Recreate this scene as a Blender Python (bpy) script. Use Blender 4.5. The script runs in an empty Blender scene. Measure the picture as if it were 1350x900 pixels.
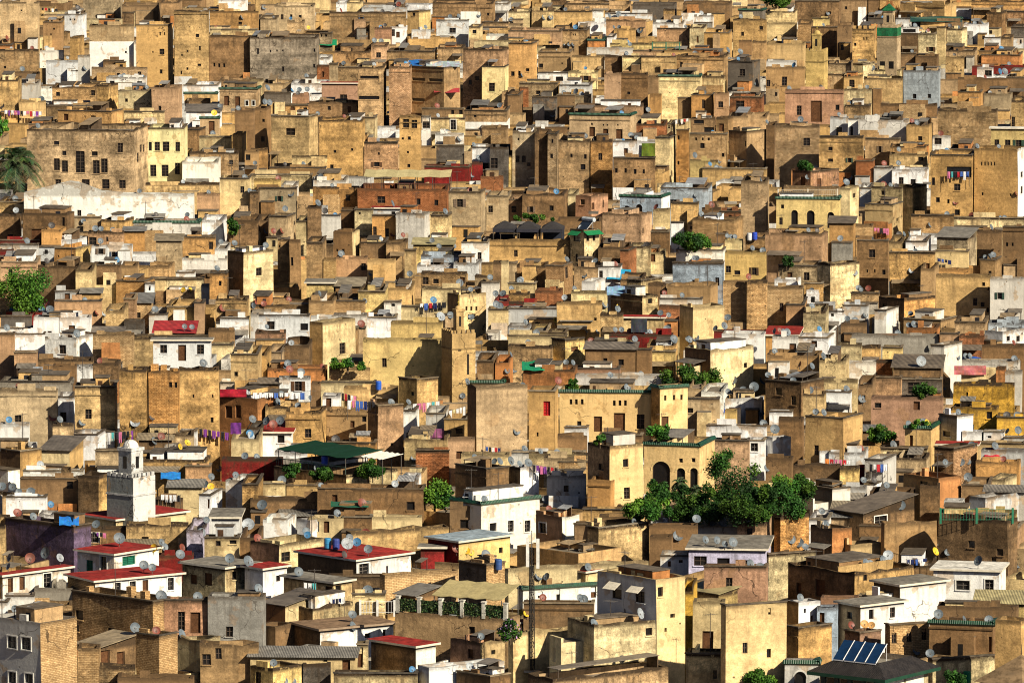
import bpy, math, random
from mathutils import Vector, Matrix, noise
from mathutils.bvhtree import BVHTree
R = math.radians
HOUSES = {  # K rows and many D rows are shade and dark interiors built as houses
(0,0): """
0 195 205 12 225 O w110,55,8,8
222 318 330 115 262 T w278,150,10,10 w262,178,8,8
333 425 447 75 180 W w362,102,8,10 w385,102,8,10
430 620 625 -10 82 O
628 815 822 28 100 O
832 925 930 10 110 O
632 690 694 65 125 D
462 690 695 130 350 O wb215 w648,270,10,12
690 756 760 218 352 W
705 870 893 130 405 O w835,268,24,30 w830,370,14,22 w826,175,8,18 w848,175,6,16 w790,270,8,8
474 758 762 350 425 T
532 637 640 312 352 D
900 1078 1082 58 408 O w1017,185,18,18 w1030,250,10,24 w965,265,10,10 w937,285,8,10 w1028,336,18,12 w966,355,10,14 w935,375,8,18 cor
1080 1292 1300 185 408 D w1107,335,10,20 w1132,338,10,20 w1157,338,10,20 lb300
1130 1265 1270 0 58 W
1082 1330 1332 60 160 O
1085 1325 1327 152 190 C
0 195 200 258 370 O w25,348,12,14
0 62 66 232 300 E
203 325 330 262 312 W
237 405 407 315 388 L
405 465 472 288 420 L
362 400 436 192 318 O
317 345 362 170 235 O
550 745 755 398 462 W w580,428,24,20 w720,435,26,30
600 680 684 428 462 W tin
0 93 100 412 570 O
98 195 200 430 530 L
272 500 505 448 535 B
503 560 612 440 565 O
613 780 783 468 575 C s
785 920 940 450 585 O w825,558,14,24 w763,540,22,30
950 1125 1130 440 480 W
950 1120 1126 478 525 T gt
975 1085 1090 512 545 T
1132 1325 1345 455 560 T gt d1168,520,26,50 d1225,528,26,60 h1273,532,16,26 h1307,532,14,26 N:greyparlour
1132 1310 1320 412 455 O
960 1135 1140 575 640 W tin
1032 1130 1138 605 695 T gt d1092,660,30,70
1212 1310 1315 570 740 D
242 540 548 545 612 O
100 235 242 520 572 O
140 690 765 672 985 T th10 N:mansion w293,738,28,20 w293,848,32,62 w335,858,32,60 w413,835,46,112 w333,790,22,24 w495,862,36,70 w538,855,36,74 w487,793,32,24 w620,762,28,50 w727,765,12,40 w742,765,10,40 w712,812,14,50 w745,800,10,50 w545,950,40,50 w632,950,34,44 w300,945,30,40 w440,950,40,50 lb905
298 575 632 575 675 O
638 750 752 640 700 T
148 270 275 640 680 T
766 950 955 662 940 N w775,755,18,46 w811,755,26,46 w855,756,34,50 w916,757,24,48 w790,880,30,60 w850,880,36,60 w915,870,26,60 N:lime
957 1030 1062 668 745 T
1027 1195 1200 705 770 C s
1202 1250 1275 690 780 O
977 1228 1232 785 905 T s
950 975 978 790 900 Y
1262 1330 1332 780 900 O w1277,812,26,30
640 845 850 575 640 C s
""",
(330,0): """
0 45 50 90 155 O
122 322 330 30 120 T
190 280 285 110 155 T
52 132 138 95 155 O
410 800 806 65 170 O
535 595 600 100 170 O
597 690 700 115 170 O w632,108,60,12
443 495 500 15 65 W
497 570 575 12 65 C
575 805 808 40 68 L
810 870 930 60 190 O c2Y w843,75,16,18 N:yellowsided
940 1250 1255 15 115 T w1225,75,12,14
1253 1330 1332 20 62 L
958 1125 1130 105 180 W w1043,158,34,26
720 800 806 140 200 W w737,170,16,36 d760,180,18,30
640 725 730 145 205 P
832 925 930 155 195 L
1128 1185 1190 140 205 C w1158,165,20,20
1190 1330 1332 115 150 T
0 340 348 192 412 M N:greyblock w105,265,8,14 w138,262,8,10 w168,262,8,10 w168,357,10,26 w332,260,10,18 w40,265,10,30 w330,340,10,20
360 420 425 170 210 O w365,185,12,14 w390,185,12,12
432 618 622 265 325 O
622 702 706 235 315 O w660,285,24,28
706 945 950 265 315 O
965 1095 1100 245 310 T
1097 1300 1332 255 470 T
1195 1310 1332 345 480 C d1178,448,30,52 w1245,450,30,44
343 408 412 300 345 W
408 450 452 330 400 O
343 405 408 338 410 R d373,385,14,30
452 555 560 345 455 T
556 685 690 345 613 T w615,400,100,16 w612,505,105,18 N:slotted
718 825 832 345 612 T
830 995 1085 350 610 T w865,410,64,16 w953,414,72,16 w865,515,64,16
370 550 555 432 525 P w480,503,36,30 slab:red
305 368 372 487 525 W
65 210 215 430 475 T
70 208 212 478 550 K
210 395 400 430 480 W
0 65 70 410 475 C
300 550 560 528 605 T
215 300 305 490 535 P
25 85 110 560 795 O w68,622,14,16 w65,718,18,28
110 300 350 600 825 O w205,680,46,36
303 352 355 620 800 O w330,690,24,30
355 578 582 620 875 O w435,782,14,14 w525,772,12,14 w420,860,18,22 N:buttress
180 300 305 540 605 T d220,570,22,40 w287,566,22,22
480 640 655 605 725 C s
560 600 605 690 730 T
585 760 765 735 905 O w662,793,10,14 w650,848,28,24
768 880 885 600 885 O w803,637,32,46 w848,640,30,44 w785,715,12,12 w820,713,16,18 w812,785,12,12 w817,855,16,18 N:bricktower
882 930 935 600 745 W w907,632,50,60
930 1105 1110 610 690 C h1047,640,28,60
885 1100 1105 560 620 T w1043,578,16,26 w1087,580,20,28
1105 1320 1325 570 675 T w1160,597,14,16 wb630
898 1128 1140 860 916 X
1140 1195 1200 840 905 X
1140 1235 1240 760 875 W w1212,865,30,50
1235 1330 1332 760 905 K w1255,850,40,70
950 1100 1105 690 750 W
960 1100 1105 750 870 K
1195 1320 1332 660 745 O
0 85 90 770 875 O w25,835,14,20
215 395 400 805 875 C s
100 390 395 865 905 O
""",
(670,0): """
0 110 115 60 115 C
120 230 235 55 115 C
235 430 435 60 132 O
433 490 495 55 115 W
500 740 745 70 105 W
290 620 625 20 58 T
640 855 860 25 70 K
220 290 300 0 50 D
900 1140 1145 20 80 D
1190 1310 1332 50 105 K gt
802 855 858 50 100 O
360 502 506 115 138 W
505 705 710 105 150 O
745 900 905 118 148 W
960 1055 1060 80 115 W
0 272 275 160 210 O
278 405 410 155 245 O w335,180,6,10 w347,180,6,10
410 495 500 205 250 E gt
545 655 660 150 225 O
510 545 548 190 245 W
765 935 938 148 240 T
937 1010 1015 140 245 C d978,205,10,34
1012 1140 1145 170 245 O
1160 1330 1332 100 215 O
1190 1255 1260 210 285 D
1262 1330 1332 215 320 O
740 890 895 218 255 Y
525 740 745 225 265 Y
0 125 150 225 410 O
155 320 325 270 375 O w167,340,24,22 w278,328,8,8
327 490 497 290 378 O
497 585 590 290 380 D
590 690 695 290 385 C
690 865 870 292 390 O
868 1110 1135 290 390 O
405 640 645 250 290 L
640 800 805 262 290 T
805 1090 1100 262 295 O
155 305 308 375 425 W w265,408,36,24 d128,402,22,34
310 460 465 370 425 C w400,405,26,26
1130 1260 1300 320 445 K w1205,375,30,36
495 580 585 380 550 T
580 720 725 380 550 D w620,480,16,14
722 775 780 395 485 D
775 990 1000 390 550 C gt N:plainyellow
990 1112 1118 395 475 C
55 255 260 430 495 T w155,478,24,20 w215,480,24,20
262 420 425 440 505 L
340 420 430 495 540 O
120 250 255 500 550 K
60 105 108 450 495 R
0 60 65 490 565 D
255 340 345 490 565 D
345 690 700 545 585 O
875 945 950 505 600 T
945 1050 1062 490 605 T w1005,537,14,46
1060 1135 1140 480 610 O w1095,540,26,32
1140 1305 1310 500 570 R w1195,545,44,50
730 785 790 490 560 O
315 630 660 590 720 T gt w430,640,10,12 w490,645,8,10 w510,645,8,10 w565,645,8,10 d432,680,30,50 d502,692,28,54 d573,692,34,50 N:greentop
660 805 810 640 700 R
820 850 855 640 675 C w830,650,14,24
870 930 940 620 675 C
945 1065 1070 610 695 T w985,630,50,20 w1035,670,50,26
1070 1130 1160 610 695 O d1098,664,26,52
1135 1330 1332 600 675 T
20 138 142 680 905 T w47,820,18,34 w78,820,20,34 w105,848,18,18 w50,718,10,14
138 205 210 690 915 D
205 250 265 690 920 T w228,728,10,22 w225,805,14,24
262 420 425 725 968 T w330,803,12,18 w400,808,14,24 w388,862,26,30 N:twinblock
425 535 538 725 968 O w475,808,20,36
540 755 760 815 985 T w556,880,14,24 w602,880,12,24 w650,885,14,26 w695,885,12,22
540 785 790 730 820 W d608,785,20,40
757 830 865 710 880 C
865 930 935 670 870 O w877,710,10,22 w877,840,10,20
935 1130 1135 690 860 B w1003,752,24,28 w970,718,10,16 w1005,718,10,16 w1037,718,12,16 w1110,800,14,20
1135 1230 1332 680 860 T w1230,742,18,28
935 1080 1085 830 895 Y
1000 1330 1332 870 915 O
0 15 20 800 905 Y
""",
(1010,0): """
0 145 150 60 135 C
150 375 380 5 105 D w325,68,16,16 w285,5,30,16 N:bigbrown
380 520 525 0 85 O w412,42,12,16
525 580 585 0 85 D
585 680 690 0 85 O
695 920 980 25 95 O
1060 1330 1332 5 75 O
235 325 330 95 142 Y
160 230 235 120 215 O
0 155 160 120 205 C
238 365 368 140 215 D
368 440 445 130 240 D
445 555 560 150 270 O cren w460,230,12,16 w520,200,6,14 w505,200,6,14 N:crenel
525 610 615 95 138 K
668 745 750 95 135 L
690 785 790 140 180 W w740,160,70,18
690 780 785 175 280 D
785 870 880 175 280 C w850,255,22,24
880 925 930 140 255 C
930 1010 1040 150 235 C
1020 1140 1150 125 195 W
1135 1215 1240 65 155 D
1240 1330 1332 60 115 O
1125 1205 1210 195 250 W
1210 1260 1265 195 245 O
1265 1330 1332 140 210 K
750 1010 1015 95 145 K gt
0 195 200 225 315 O
0 155 160 315 355 L
0 195 200 350 480 O w92,420,26,48 w12,430,20,34
303 430 435 330 395 O
440 500 560 330 375 C
305 400 405 385 460 T
400 490 500 395 465 O w443,432,28,40
560 690 700 360 410 C
500 700 710 405 545 T
710 890 900 365 545 J N:bigwhite
400 540 545 460 555 C
690 770 775 275 360 D
770 880 890 290 365 D
95 395 402 465 645 P w170,570,26,50 d260,575,56,110 w368,555,20,28 cor N:pink
405 530 540 545 620 O
590 880 885 540 605 D
925 1020 1025 295 385 O
930 1075 1080 260 305 T
1095 1280 1285 265 350 O
1110 1305 1310 285 355 E
1085 1170 1175 350 410 W w1148,378,40,30
990 1240 1245 405 475 D
1240 1330 1332 400 475 D
1060 1330 1332 345 365 X
990 1105 1120 475 560 O
1120 1260 1265 485 595 O
1262 1330 1332 520 670 O w1273,630,20,54
885 1185 1195 570 740 B N:redbrickwall
330 420 425 605 700 L h377,677,30,42
425 475 480 615 710 W w442,678,14,50
475 730 740 620 725 L
0 40 45 650 850 D
45 270 275 650 880 T w210,732,34,42
275 500 508 705 900 T w333,768,22,20 w333,827,26,18 w430,827,18,24
508 690 695 715 820 T
725 840 860 645 745 O w795,715,22,24
640 820 825 755 840 O
860 950 958 705 770 W w888,728,36,34
635 830 835 795 875 O w797,820,28,22
560 830 835 865 915 C
460 550 555 830 910 R
840 940 945 800 910 O w867,846,20,46
945 1065 1070 770 915 K
1160 1330 1332 665 775 Y slab:white w1190,742,24,44 w1246,742,28,42 w1302,742,28,40
1070 1295 1335 770 1135 O c2W w1110,845,8,20 w1128,845,8,20 w1145,845,8,20 w1162,845,8,20 w1180,845,8,20 w1115,1000,10,16 w1260,1005,10,14 w1318,900,14,30 w1318,980,14,40 N:paletower
130 270 275 880 920 E
""",
(0,220): """
125 1000 1004 141 268 W N:longwhite prof:125,134;250,104;378,73;400,82;520,125;640,138;1000,141
750 1130 1135 85 155 O
940 1120 1128 -25 88 W d900,62,30,30
1135 1285 1290 60 210 C w1250,118,20,34 w1170,45,10,14
1015 1130 1135 140 215 O
1040 1150 1155 275 335 W
1180 1330 1332 275 370 D
1285 1330 1332 130 215 D
0 105 110 245 375 D w55,360,28,24
120 345 385 240 405 D w325,290,14,60 d190,350,60,60
215 310 345 325 425 T
0 130 135 180 250 O
120 320 330 185 250 T
525 640 690 275 335 O
385 520 525 260 330 O
690 1028 1032 282 352 W gt
455 635 640 335 410 O w550,372,12,24 w478,383,36,40
640 745 750 330 385 O tin
688 742 748 305 362 L w728,338,10,12
805 935 940 380 500 O tin
750 890 895 330 355 X
940 1105 1110 360 470 T
1110 1170 1175 420 470 W
945 1165 1175 470 535 W
0 205 210 378 405 X
0 200 205 400 455 L
0 70 75 425 460 X
280 390 465 420 495 O c2Y w300,460,8,10 w372,460,18,18
290 400 460 375 425 W
470 680 685 405 490 W s
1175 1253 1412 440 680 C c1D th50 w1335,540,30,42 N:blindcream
195 395 475 515 665 O
0 190 195 490 595 O
390 475 480 530 685 C s
480 620 625 505 640 D
600 745 800 590 655 O
625 705 710 510 575 O
765 870 905 510 605 B
905 1000 1005 545 580 W
745 795 800 600 660 W w770,625,10,26
800 1010 1015 580 655 C s
860 1050 1055 575 655 C
1080 1170 1175 545 695 O w1133,600,14,26
1040 1085 1090 610 685 L
275 400 405 585 645 W
285 405 410 640 695 L d350,672,28,40
0 78 82 610 750 B N:lowbrick
30 270 275 745 775 X
280 520 525 690 775 O w345,752,70,30
420 520 524 650 700 O tin
640 700 705 680 800 O
670 780 785 700 775 B tin w715,765,20,30
860 1000 1005 720 795 O
1000 1048 1055 700 800 O
1112 1275 1290 680 795 O
1135 1285 1290 780 845 W
0 160 165 770 835 K
0 168 172 830 900 W
170 465 475 775 905 W
230 340 345 800 838 G tin
340 410 415 805 845 E
460 635 640 850 900 O tin
640 740 750 795 855 K
770 860 865 760 805 L
795 1000 1005 855 895 X tin
1075 1210 1215 840 905 O
1290 1330 1332 760 845 L
700 1075 1080 870 905 T
420 690 695 860 925 O
545 640 645 740 850 T
""",
(330,220): """
20 150 155 65 115 Y
0 320 325 40 75 C
325 490 495 70 110 W
48 235 240 110 200 O
160 235 240 95 165 W
325 555 560 105 210 O
556 1010 1015 115 220 R w675,170,38,36 w870,180,20,32 w960,185,20,30 N:stripedterrace
1020 1190 1215 130 335 O w1080,187,32,42
1190 1300 1305 50 125 R
1215 1330 1332 150 240 O w1237,218,24,36
295 360 362 205 350 D
362 395 398 205 260 W
370 465 470 250 380 L
465 540 545 225 340 D w505,327,28,18
540 630 635 220 350 C w565,240,10,12
630 750 755 250 365 O w642,330,22,44 w707,340,20,44
635 790 795 215 255 L slab:red w737,240,20,20 w770,240,40,20
752 895 928 240 375 L th15 N:palegrey
928 1020 1040 250 360 C s
95 185 235 255 375 T w228,290,10,22
0 90 95 275 350 D
235 290 295 280 350 C
430 530 562 335 475 D c2C w450,430,10,14 w482,435,14,24
290 370 376 390 585 O
376 430 435 400 480 O
375 440 445 475 585 O
140 200 205 370 505 O w147,405,12,26
205 260 265 380 515 O w217,488,12,44
445 605 608 465 580 T
608 745 750 480 595 O
570 695 700 390 470 D
700 800 805 390 475 O
840 1045 1050 400 435 Y tin
795 850 855 430 570 T
880 1110 1112 455 495 J
1090 1225 1230 390 500 W w1180,460,20,40
1113 1190 1195 430 495 O
880 1110 1115 545 635 B
860 1050 1055 505 550 W
1050 1170 1195 495 555 L
1195 1250 1255 495 585 O
1253 1295 1300 490 615 D
1296 1330 1332 490 615 C
290 430 432 600 645 Y slab:grey
440 580 585 615 645 D tin
560 690 695 640 750 Y
690 830 835 625 695 O
300 430 435 690 775 B
0 300 302 710 765 B
430 590 595 690 755 B
0 303 306 765 845 W w105,817,40,42 w282,825,46,36
306 430 432 772 805 W
306 372 545 803 985 C c1O w475,935,32,58 N:creamcorner
25 175 180 850 910 P
690 775 780 695 760 W w735,708,18,24
680 1000 1005 720 755 C
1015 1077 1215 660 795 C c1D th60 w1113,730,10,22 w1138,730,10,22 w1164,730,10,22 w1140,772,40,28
885 1135 1140 625 695 C
1195 1285 1290 595 645 W
1255 1330 1332 695 720 X
1225 1330 1332 735 805 C
430 600 605 760 825 L
605 750 755 775 815 W
430 550 555 830 905 T
1160 1225 1230 560 640 T
""",
(670,220): """
345 430 515 150 225 P w383,182,24,28 w492,190,8,40 d438,203,14,36 N:salmon
295 345 350 140 205 C
70 285 290 140 245 D
0 70 75 170 235 T w30,218,24,34
575 790 835 150 250 W gt c1J a612,222,26,44 a675,218,32,50 N:villa
485 685 745 245 390 T w697,330,10,30
745 830 833 220 325 C
785 1030 1035 110 215 J w852,190,32,44
840 975 980 185 295 O
1000 1095 1100 215 270 D
1090 1200 1210 230 275 R w1143,260,18,20
950 1165 1210 270 375 B
1200 1330 1332 75 340 T N:brownblock
-105 312 318 375 490 O N:tentwall
320 390 470 325 500 C c2C w353,365,36,40 w410,365,16,34 w443,365,14,34 a352,468,16,42 a407,468,10,40 a440,460,12,36 th45 N:turret
465 620 625 415 500 D
578 622 660 430 530 R
625 735 740 410 505 C
735 830 835 335 445 D
660 800 815 440 500 C d748,465,24,50
865 1110 1115 430 500 W
850 1110 1114 495 645 J w1080,592,20,44 w960,588,24,12 N:bluewalled
1115 1330 1332 440 585 Y
1070 1130 1135 345 415 D
1115 1205 1215 380 445 C
1225 1330 1332 365 445 O
1110 1235 1240 590 815 B
1230 1330 1332 590 825 B N:tallbrick
0 45 48 495 595 O
45 195 200 510 595 O
197 290 335 510 625 O w303,545,14,60
340 460 465 515 580 T
460 580 585 515 580 W w480,553,20,36
580 690 695 580 630 T
610 685 800 585 655 C
380 450 500 590 645 W
325 510 515 645 695 C
720 815 820 605 685 D
820 1040 1080 615 695 O
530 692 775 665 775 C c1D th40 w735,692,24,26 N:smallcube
775 880 885 720 780 R
883 950 1115 725 845 C s th55
780 1000 1005 680 725 L
590 800 805 780 845 C slab:red
250 480 485 700 835 O w450,785,14,16
0 260 265 730 805 L
280 425 430 795 835 O tin
525 850 855 862 890 X
0 185 190 700 720 X
200 295 300 855 905 C
110 200 205 850 905 Y
1100 1320 1332 862 915 W w1160,900,24,24
1060 1330 1332 848 872 X
140 270 275 640 675 R
0 140 145 600 650 C
0 110 115 650 700 O
0 110 115 820 880 L
480 590 595 760 860 O
""",
(1010,220): """
135 230 375 25 115 P d190,75,26,48 d275,82,22,42
90 375 380 105 150 T
52 375 382 160 355 Y gt a147,265,34,84 a230,270,40,90 a333,275,34,84 w85,205,16,20 w77,280,18,38 N:threearch
382 435 475 110 280 C w455,148,14,24
480 540 545 110 180 W
545 700 750 105 200 C
510 650 705 195 325 T s w680,272,14,18
705 755 830 100 250 C
555 640 650 5 95 L
650 825 838 15 105 W w697,72,24,36 w757,78,26,28
845 1060 1068 -60 275 O w995,28,126,58 w860,75,16,40 w985,105,32,36 w940,178,12,22 w985,235,26,30 w885,170,20,26 N:laundrywindow
745 965 970 250 335 B
970 1330 1332 265 325 C
0 285 320 345 485 O
325 450 460 290 405 O tin
450 545 550 300 375 B
470 630 635 380 565 T w550,447,32,42 w562,537,8,18 w608,543,16,26 w523,537,8,16
635 700 705 385 450 T
720 830 835 385 450 W w765,420,8,24
637 870 872 440 595 O
880 1040 1085 365 445 O tin
1085 1210 1215 330 480 D
1215 1330 1332 310 505 D w1240,400,12,20 w1270,400,10,18
870 1040 1042 435 500 C
1105 1180 1210 480 580 O w1155,545,16,18
265 330 480 500 645 C s th45
70 265 268 510 605 O
0 185 190 620 810 B
195 290 295 600 670 O
45 160 190 580 620 W
795 870 875 525 630 O
875 1155 1160 560 770 O w1120,605,16,20 w1077,695,22,40 w1117,710,20,24 w1147,628,12,20 w1145,738,14,24 N:broadochre
880 1150 1155 530 575 T
1155 1325 1332 575 790 L w1205,665,24,34
100 190 195 710 825 T
190 300 305 745 860 C s
270 400 410 745 810 W w340,760,16,22
395 520 530 715 810 L
435 580 585 650 720 B
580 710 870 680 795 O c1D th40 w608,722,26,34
560 620 680 740 835 W
385 515 520 810 885 D
440 890 895 875 912 E
710 900 980 790 840 O
720 880 895 830 890 E
900 970 975 840 905 O w925,850,14,20
1000 1120 1125 870 912 E
0 160 165 870 905 O slab:red
165 345 350 865 905 W
1125 1220 1332 850 930 W w1250,885,18,26 w1300,885,18,30
1145 1330 1332 805 860 J
975 1130 1135 800 880 T
""",
(0,440): """
0 75 78 0 200 O
75 235 240 0 95 W
78 190 195 95 215 O
235 395 480 20 130 W th25 w322,80,36,46 w217,100,30,42
480 690 695 0 135 B
790 1085 1090 35 180 W w843,78,36,44 d940,98,42,84 w1035,80,36,50 slab:grey N:portico
690 785 790 20 85 T
1090 1200 1205 55 95 C
1190 1330 1332 105 300 O w1217,207,18,24
195 480 485 130 195 O
275 390 395 165 275 D w310,205,10,24 w353,205,10,24
393 480 483 168 250 W
485 615 620 150 245 D
130 275 280 195 230 J
0 360 380 245 300 G
0 295 298 290 490 O
300 380 385 325 460 W w325,428,32,50
385 595 600 270 510 T s
617 754 766 185 525 O
768 920 924 190 515 O w880,262,16,28 w908,264,16,28 w936,264,16,28
920 1130 1135 180 490 O w997,320,8,18 w1100,320,8,18 w1095,443,16,28 N:bastion
1132 1330 1460 335 450 E d1182,402,36,64 d1230,400,28,68 N:orange
1135 1330 1332 250 300 W
0 150 155 465 530 W
275 380 385 465 570 O
385 500 550 520 600 W w508,545,16,20
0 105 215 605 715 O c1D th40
215 360 430 600 700 C c2O tin
120 430 435 705 750 W
110 400 405 745 880 D
405 505 555 735 900 D c2O th30
490 625 630 600 710 T
730 1060 1090 650 715 O
850 905 910 580 665 L
905 1025 1030 590 650 W
930 1015 1020 500 570 W
715 885 890 545 620 D tin
860 1000 1005 515 610 O
1190 1330 1332 540 650 C
1143 1455 1460 645 725 X N:maroon
955 1085 1090 680 730 O
870 1040 1050 790 840 C tin
1025 1085 1145 830 910 W d1077,875,20,50 w1115,848,10,16
1165 1250 1332 755 850 W
1250 1330 1332 775 910 O
30 240 245 840 910 W
800 940 945 850 910 D
335 370 374 700 860 O
""",
(330,440): """
175 300 305 60 160 D
90 165 170 95 185 T
0 88 92 105 250 O
90 385 400 180 255 E
405 620 625 175 250 O
582 985 990 30 250 Y N:yellowwall
725 985 992 -60 40 Y
852 986 990 60 235 W c1T
150 310 315 225 310 W w248,270,36,50
5 150 155 255 310 D tin
0 235 238 335 430 O
360 645 648 250 305 C
480 760 765 275 340 O
370 462 465 320 395 W d402,355,28,60
320 362 366 250 390 D
768 858 965 235 370 Y c2O th45 w836,308,18,20
1122 1168 1428 275 610 T c1D th65 N:stoneblock
1140 1310 1315 245 280 D gt
1260 1330 1332 150 240 E
1165 1255 1260 140 245 D
180 365 395 400 580 O w297,512,34,46
75 215 220 375 450 O
60 210 215 510 600 W w158,540,36,44 slab:red
0 60 62 480 600 K
395 600 605 390 550 T
605 657 790 370 595 O c1D th65 w730,570,14,18
400 640 650 560 630 O
1000 1125 1130 440 540 O w1080,500,36,30
790 855 860 395 450 W
900 1000 1005 410 500 L
790 1010 1015 545 635 C s
858 1025 1030 600 660 R
1015 1150 1155 540 660 T d1072,625,30,40
1090 1330 1332 620 690 C
118 490 768 730 810 C c1T th45 N:awninghouse
770 855 860 770 840 W
125 290 295 610 680 W
1055 1215 1332 695 850 D th50
1035 1190 1495 870 1015 W th50 gt h1250,995,36,44 h1342,990,30,60 h1428,990,30,60 N:gleaming
345 890 905 800 945 D
185 345 350 780 880 O
0 180 185 770 840 C
0 410 415 850 920 D
""",
(670,440): """
225 295 395 30 160 Y th40 d342,78,36,24
0 225 230 65 160 O
0 300 305 10 70 C
525 850 855 5 32 X
400 655 665 80 180 D tin
400 660 665 45 85 C
660 735 740 80 180 D
738 860 865 90 160 Y
715 860 865 60 95 O
915 1040 1265 85 200 C c1D th50 w1225,162,16,26
75 340 345 185 270 E
340 570 580 180 235 P
345 820 828 215 270 L
105 240 262 295 570 O r197,385,36,76 w150,518,10,22 N:redshutter
265 735 742 295 515 Q gt w325,350,14,28 w353,350,14,28 w383,350,14,28 w367,463,22,28 w546,357,14,28 w575,356,14,28 w603,356,14,28 d463,465,42,80 d573,453,58,92 w682,452,40,76 N:palace
737 782 925 272 530 Q c1O th60 gt w810,330,12,28 w855,328,12,28 w893,327,12,28 d810,455,34,60
290 408 410 482 540 W
255 405 410 526 610 D
470 690 695 522 580 D
405 525 700 580 890 Q c1T th55 w478,685,30,34 w610,665,28,42 w612,820,30,60
700 985 1065 570 876 Q th14 gt a788,768,92,224 a890,785,44,190 a957,785,40,190 w890,652,20,22 w955,650,20,22 N:arcade
1065 1240 1245 550 690 O
1020 1330 1332 475 540 W s
920 1090 1095 335 420 O w940,395,34,26
1120 1180 1185 395 480 Y w1152,453,16,18
1120 1310 1320 335 400 W s
1000 1110 1115 300 350 W
930 1000 1005 280 340 O
1240 1320 1332 550 650 W h1265,580,40,50
0 60 160 690 830 W c1O th45
185 400 405 640 730 T
265 430 435 660 730 B
405 525 592 755 900 O
410 520 525 825 880 R
200 400 405 730 840 L
105 410 415 620 700 C
10 395 400 612 670 L
""",
(1010,440): """
30 165 170 15 85 W d138,72,36,44
165 320 348 20 85 W d248,52,30,34
360 490 495 55 110 C
490 585 590 65 140 O
440 890 895 10 60 G
895 995 1000 0 65 O
995 1120 1125 10 70 R
1115 1330 1332 60 150 D
600 700 705 70 120 Y
850 920 1010 60 110 W
0 270 275 115 210 O
275 410 413 140 245 C
410 565 570 145 200 W
565 650 655 140 200 R
655 900 905 175 230 D tin
265 470 475 240 295 C
1010 1300 1305 140 200 L
1235 1315 1318 195 260 L
1190 1235 1240 175 230 E
540 690 695 225 350 O
540 910 915 330 500 P N:pinkishwall
690 905 910 235 340 K w760,280,60,60
470 540 542 260 460 D w498,330,20,30
965 1275 1280 260 410 A w1035,312,10,24 d1035,365,36,50 N:amber
960 1190 1200 380 515 A
1190 1330 1332 430 540 A
1015 1110 1115 505 570 W
1120 1225 1228 505 570 W w1150,531,20,12
1230 1330 1332 535 580 W
895 980 1012 425 570 W c1G th45 w933,515,36,28
0 180 300 250 450 D
180 300 305 310 450 O s
300 435 440 300 380 W
0 130 135 340 410 T
20 135 140 400 455 W
195 400 495 435 680 O s N:ruinwall
60 190 195 440 600 D
0 35 125 535 640 W th45
0 130 135 640 680 D
500 590 595 500 540 D tin
715 850 895 480 590 O gt d748,550,18,56 N:litten
590 830 835 590 650 C s
600 825 850 640 710 O
870 965 1085 590 670 O
885 1085 1090 575 630 O slab:red
1085 1300 1310 660 740 O
1085 1330 1332 565 610 T
1110 1330 1332 600 660 L
280 325 330 600 675 W
325 505 525 610 680 L
505 600 670 650 780 L
475 605 608 690 760 X
375 470 473 690 800 Y
140 375 378 680 790 D
705 885 1008 745 860 E c1O th40 N:rustblock
795 890 900 785 870 D
1010 1145 1150 780 850 T
1145 1230 1290 750 810 C
1130 1330 1332 815 880 L tin
190 340 435 800 910 L c1K th45
340 515 518 790 860 L
345 640 645 900 960 C tin
520 740 745 850 915 D
920 1015 1020 860 900 W
1045 1130 1332 845 910 L
""",
(0,670): """
25 380 430 90 225 V N:purple
425 525 530 105 195 O h485,150,50,50
530 650 655 100 195 D
425 600 965 62 115 C slab:red th50
650 965 970 80 200 O s
200 285 290 30 90 W d213,48,26,40
0 30 35 90 190 O
970 1050 1055 110 235 U
1055 1230 1240 150 275 C w1125,180,26,28 w1200,165,36,36 N:grilled
1235 1330 1332 150 260 D
1090 1230 1235 50 100 W slab:grey
640 830 835 195 225 T tin
400 588 820 240 350 W slab:red g462,300,34,70 h533,285,34,80 g665,268,68,48 N:greenshutter
-20 15 365 350 480 W c1Y th50 slab:red d55,395,28,76 d115,385,28,70 h242,368,40,76 N:leftredroof
350 490 940 378 490 W c1B th60 slab:red h605,412,32,66 h683,402,32,66 d750,405,30,95 h880,388,32,66 N:longredroof
375 795 930 480 700 B th38 N:darkbrick
700 820 910 655 910 B th35
30 175 178 450 530 W
175 375 380 410 470 G
170 375 378 490 560 B
40 375 378 540 590 D
-60 216 400 590 970 L c2B th38 h62,688,50,64 h138,695,50,66 h62,870,42,60 h150,875,42,50 N:cornerblue
400 515 700 715 840 D th50 tin d540,775,50,90 d622,772,40,70 N:tinshed
400 510 515 720 910 B
500 695 700 815 910 B
850 1085 1090 470 690 P c1P w940,580,36,100 d1010,588,50,110
1075 1350 1360 455 700 G th8 N:greyrender
940 1160 1332 310 420 C slab:grey d998,365,34,50 d1073,365,40,66 w1210,345,26,44
1262 1355 1480 315 430 W slab:red th45 w1435,360,22,32
765 990 995 240 300 X
605 1000 1005 870 930 D
910 1035 1090 680 820 C
1035 1330 1335 700 860 T s
0 40 42 480 570 W
""",
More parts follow.
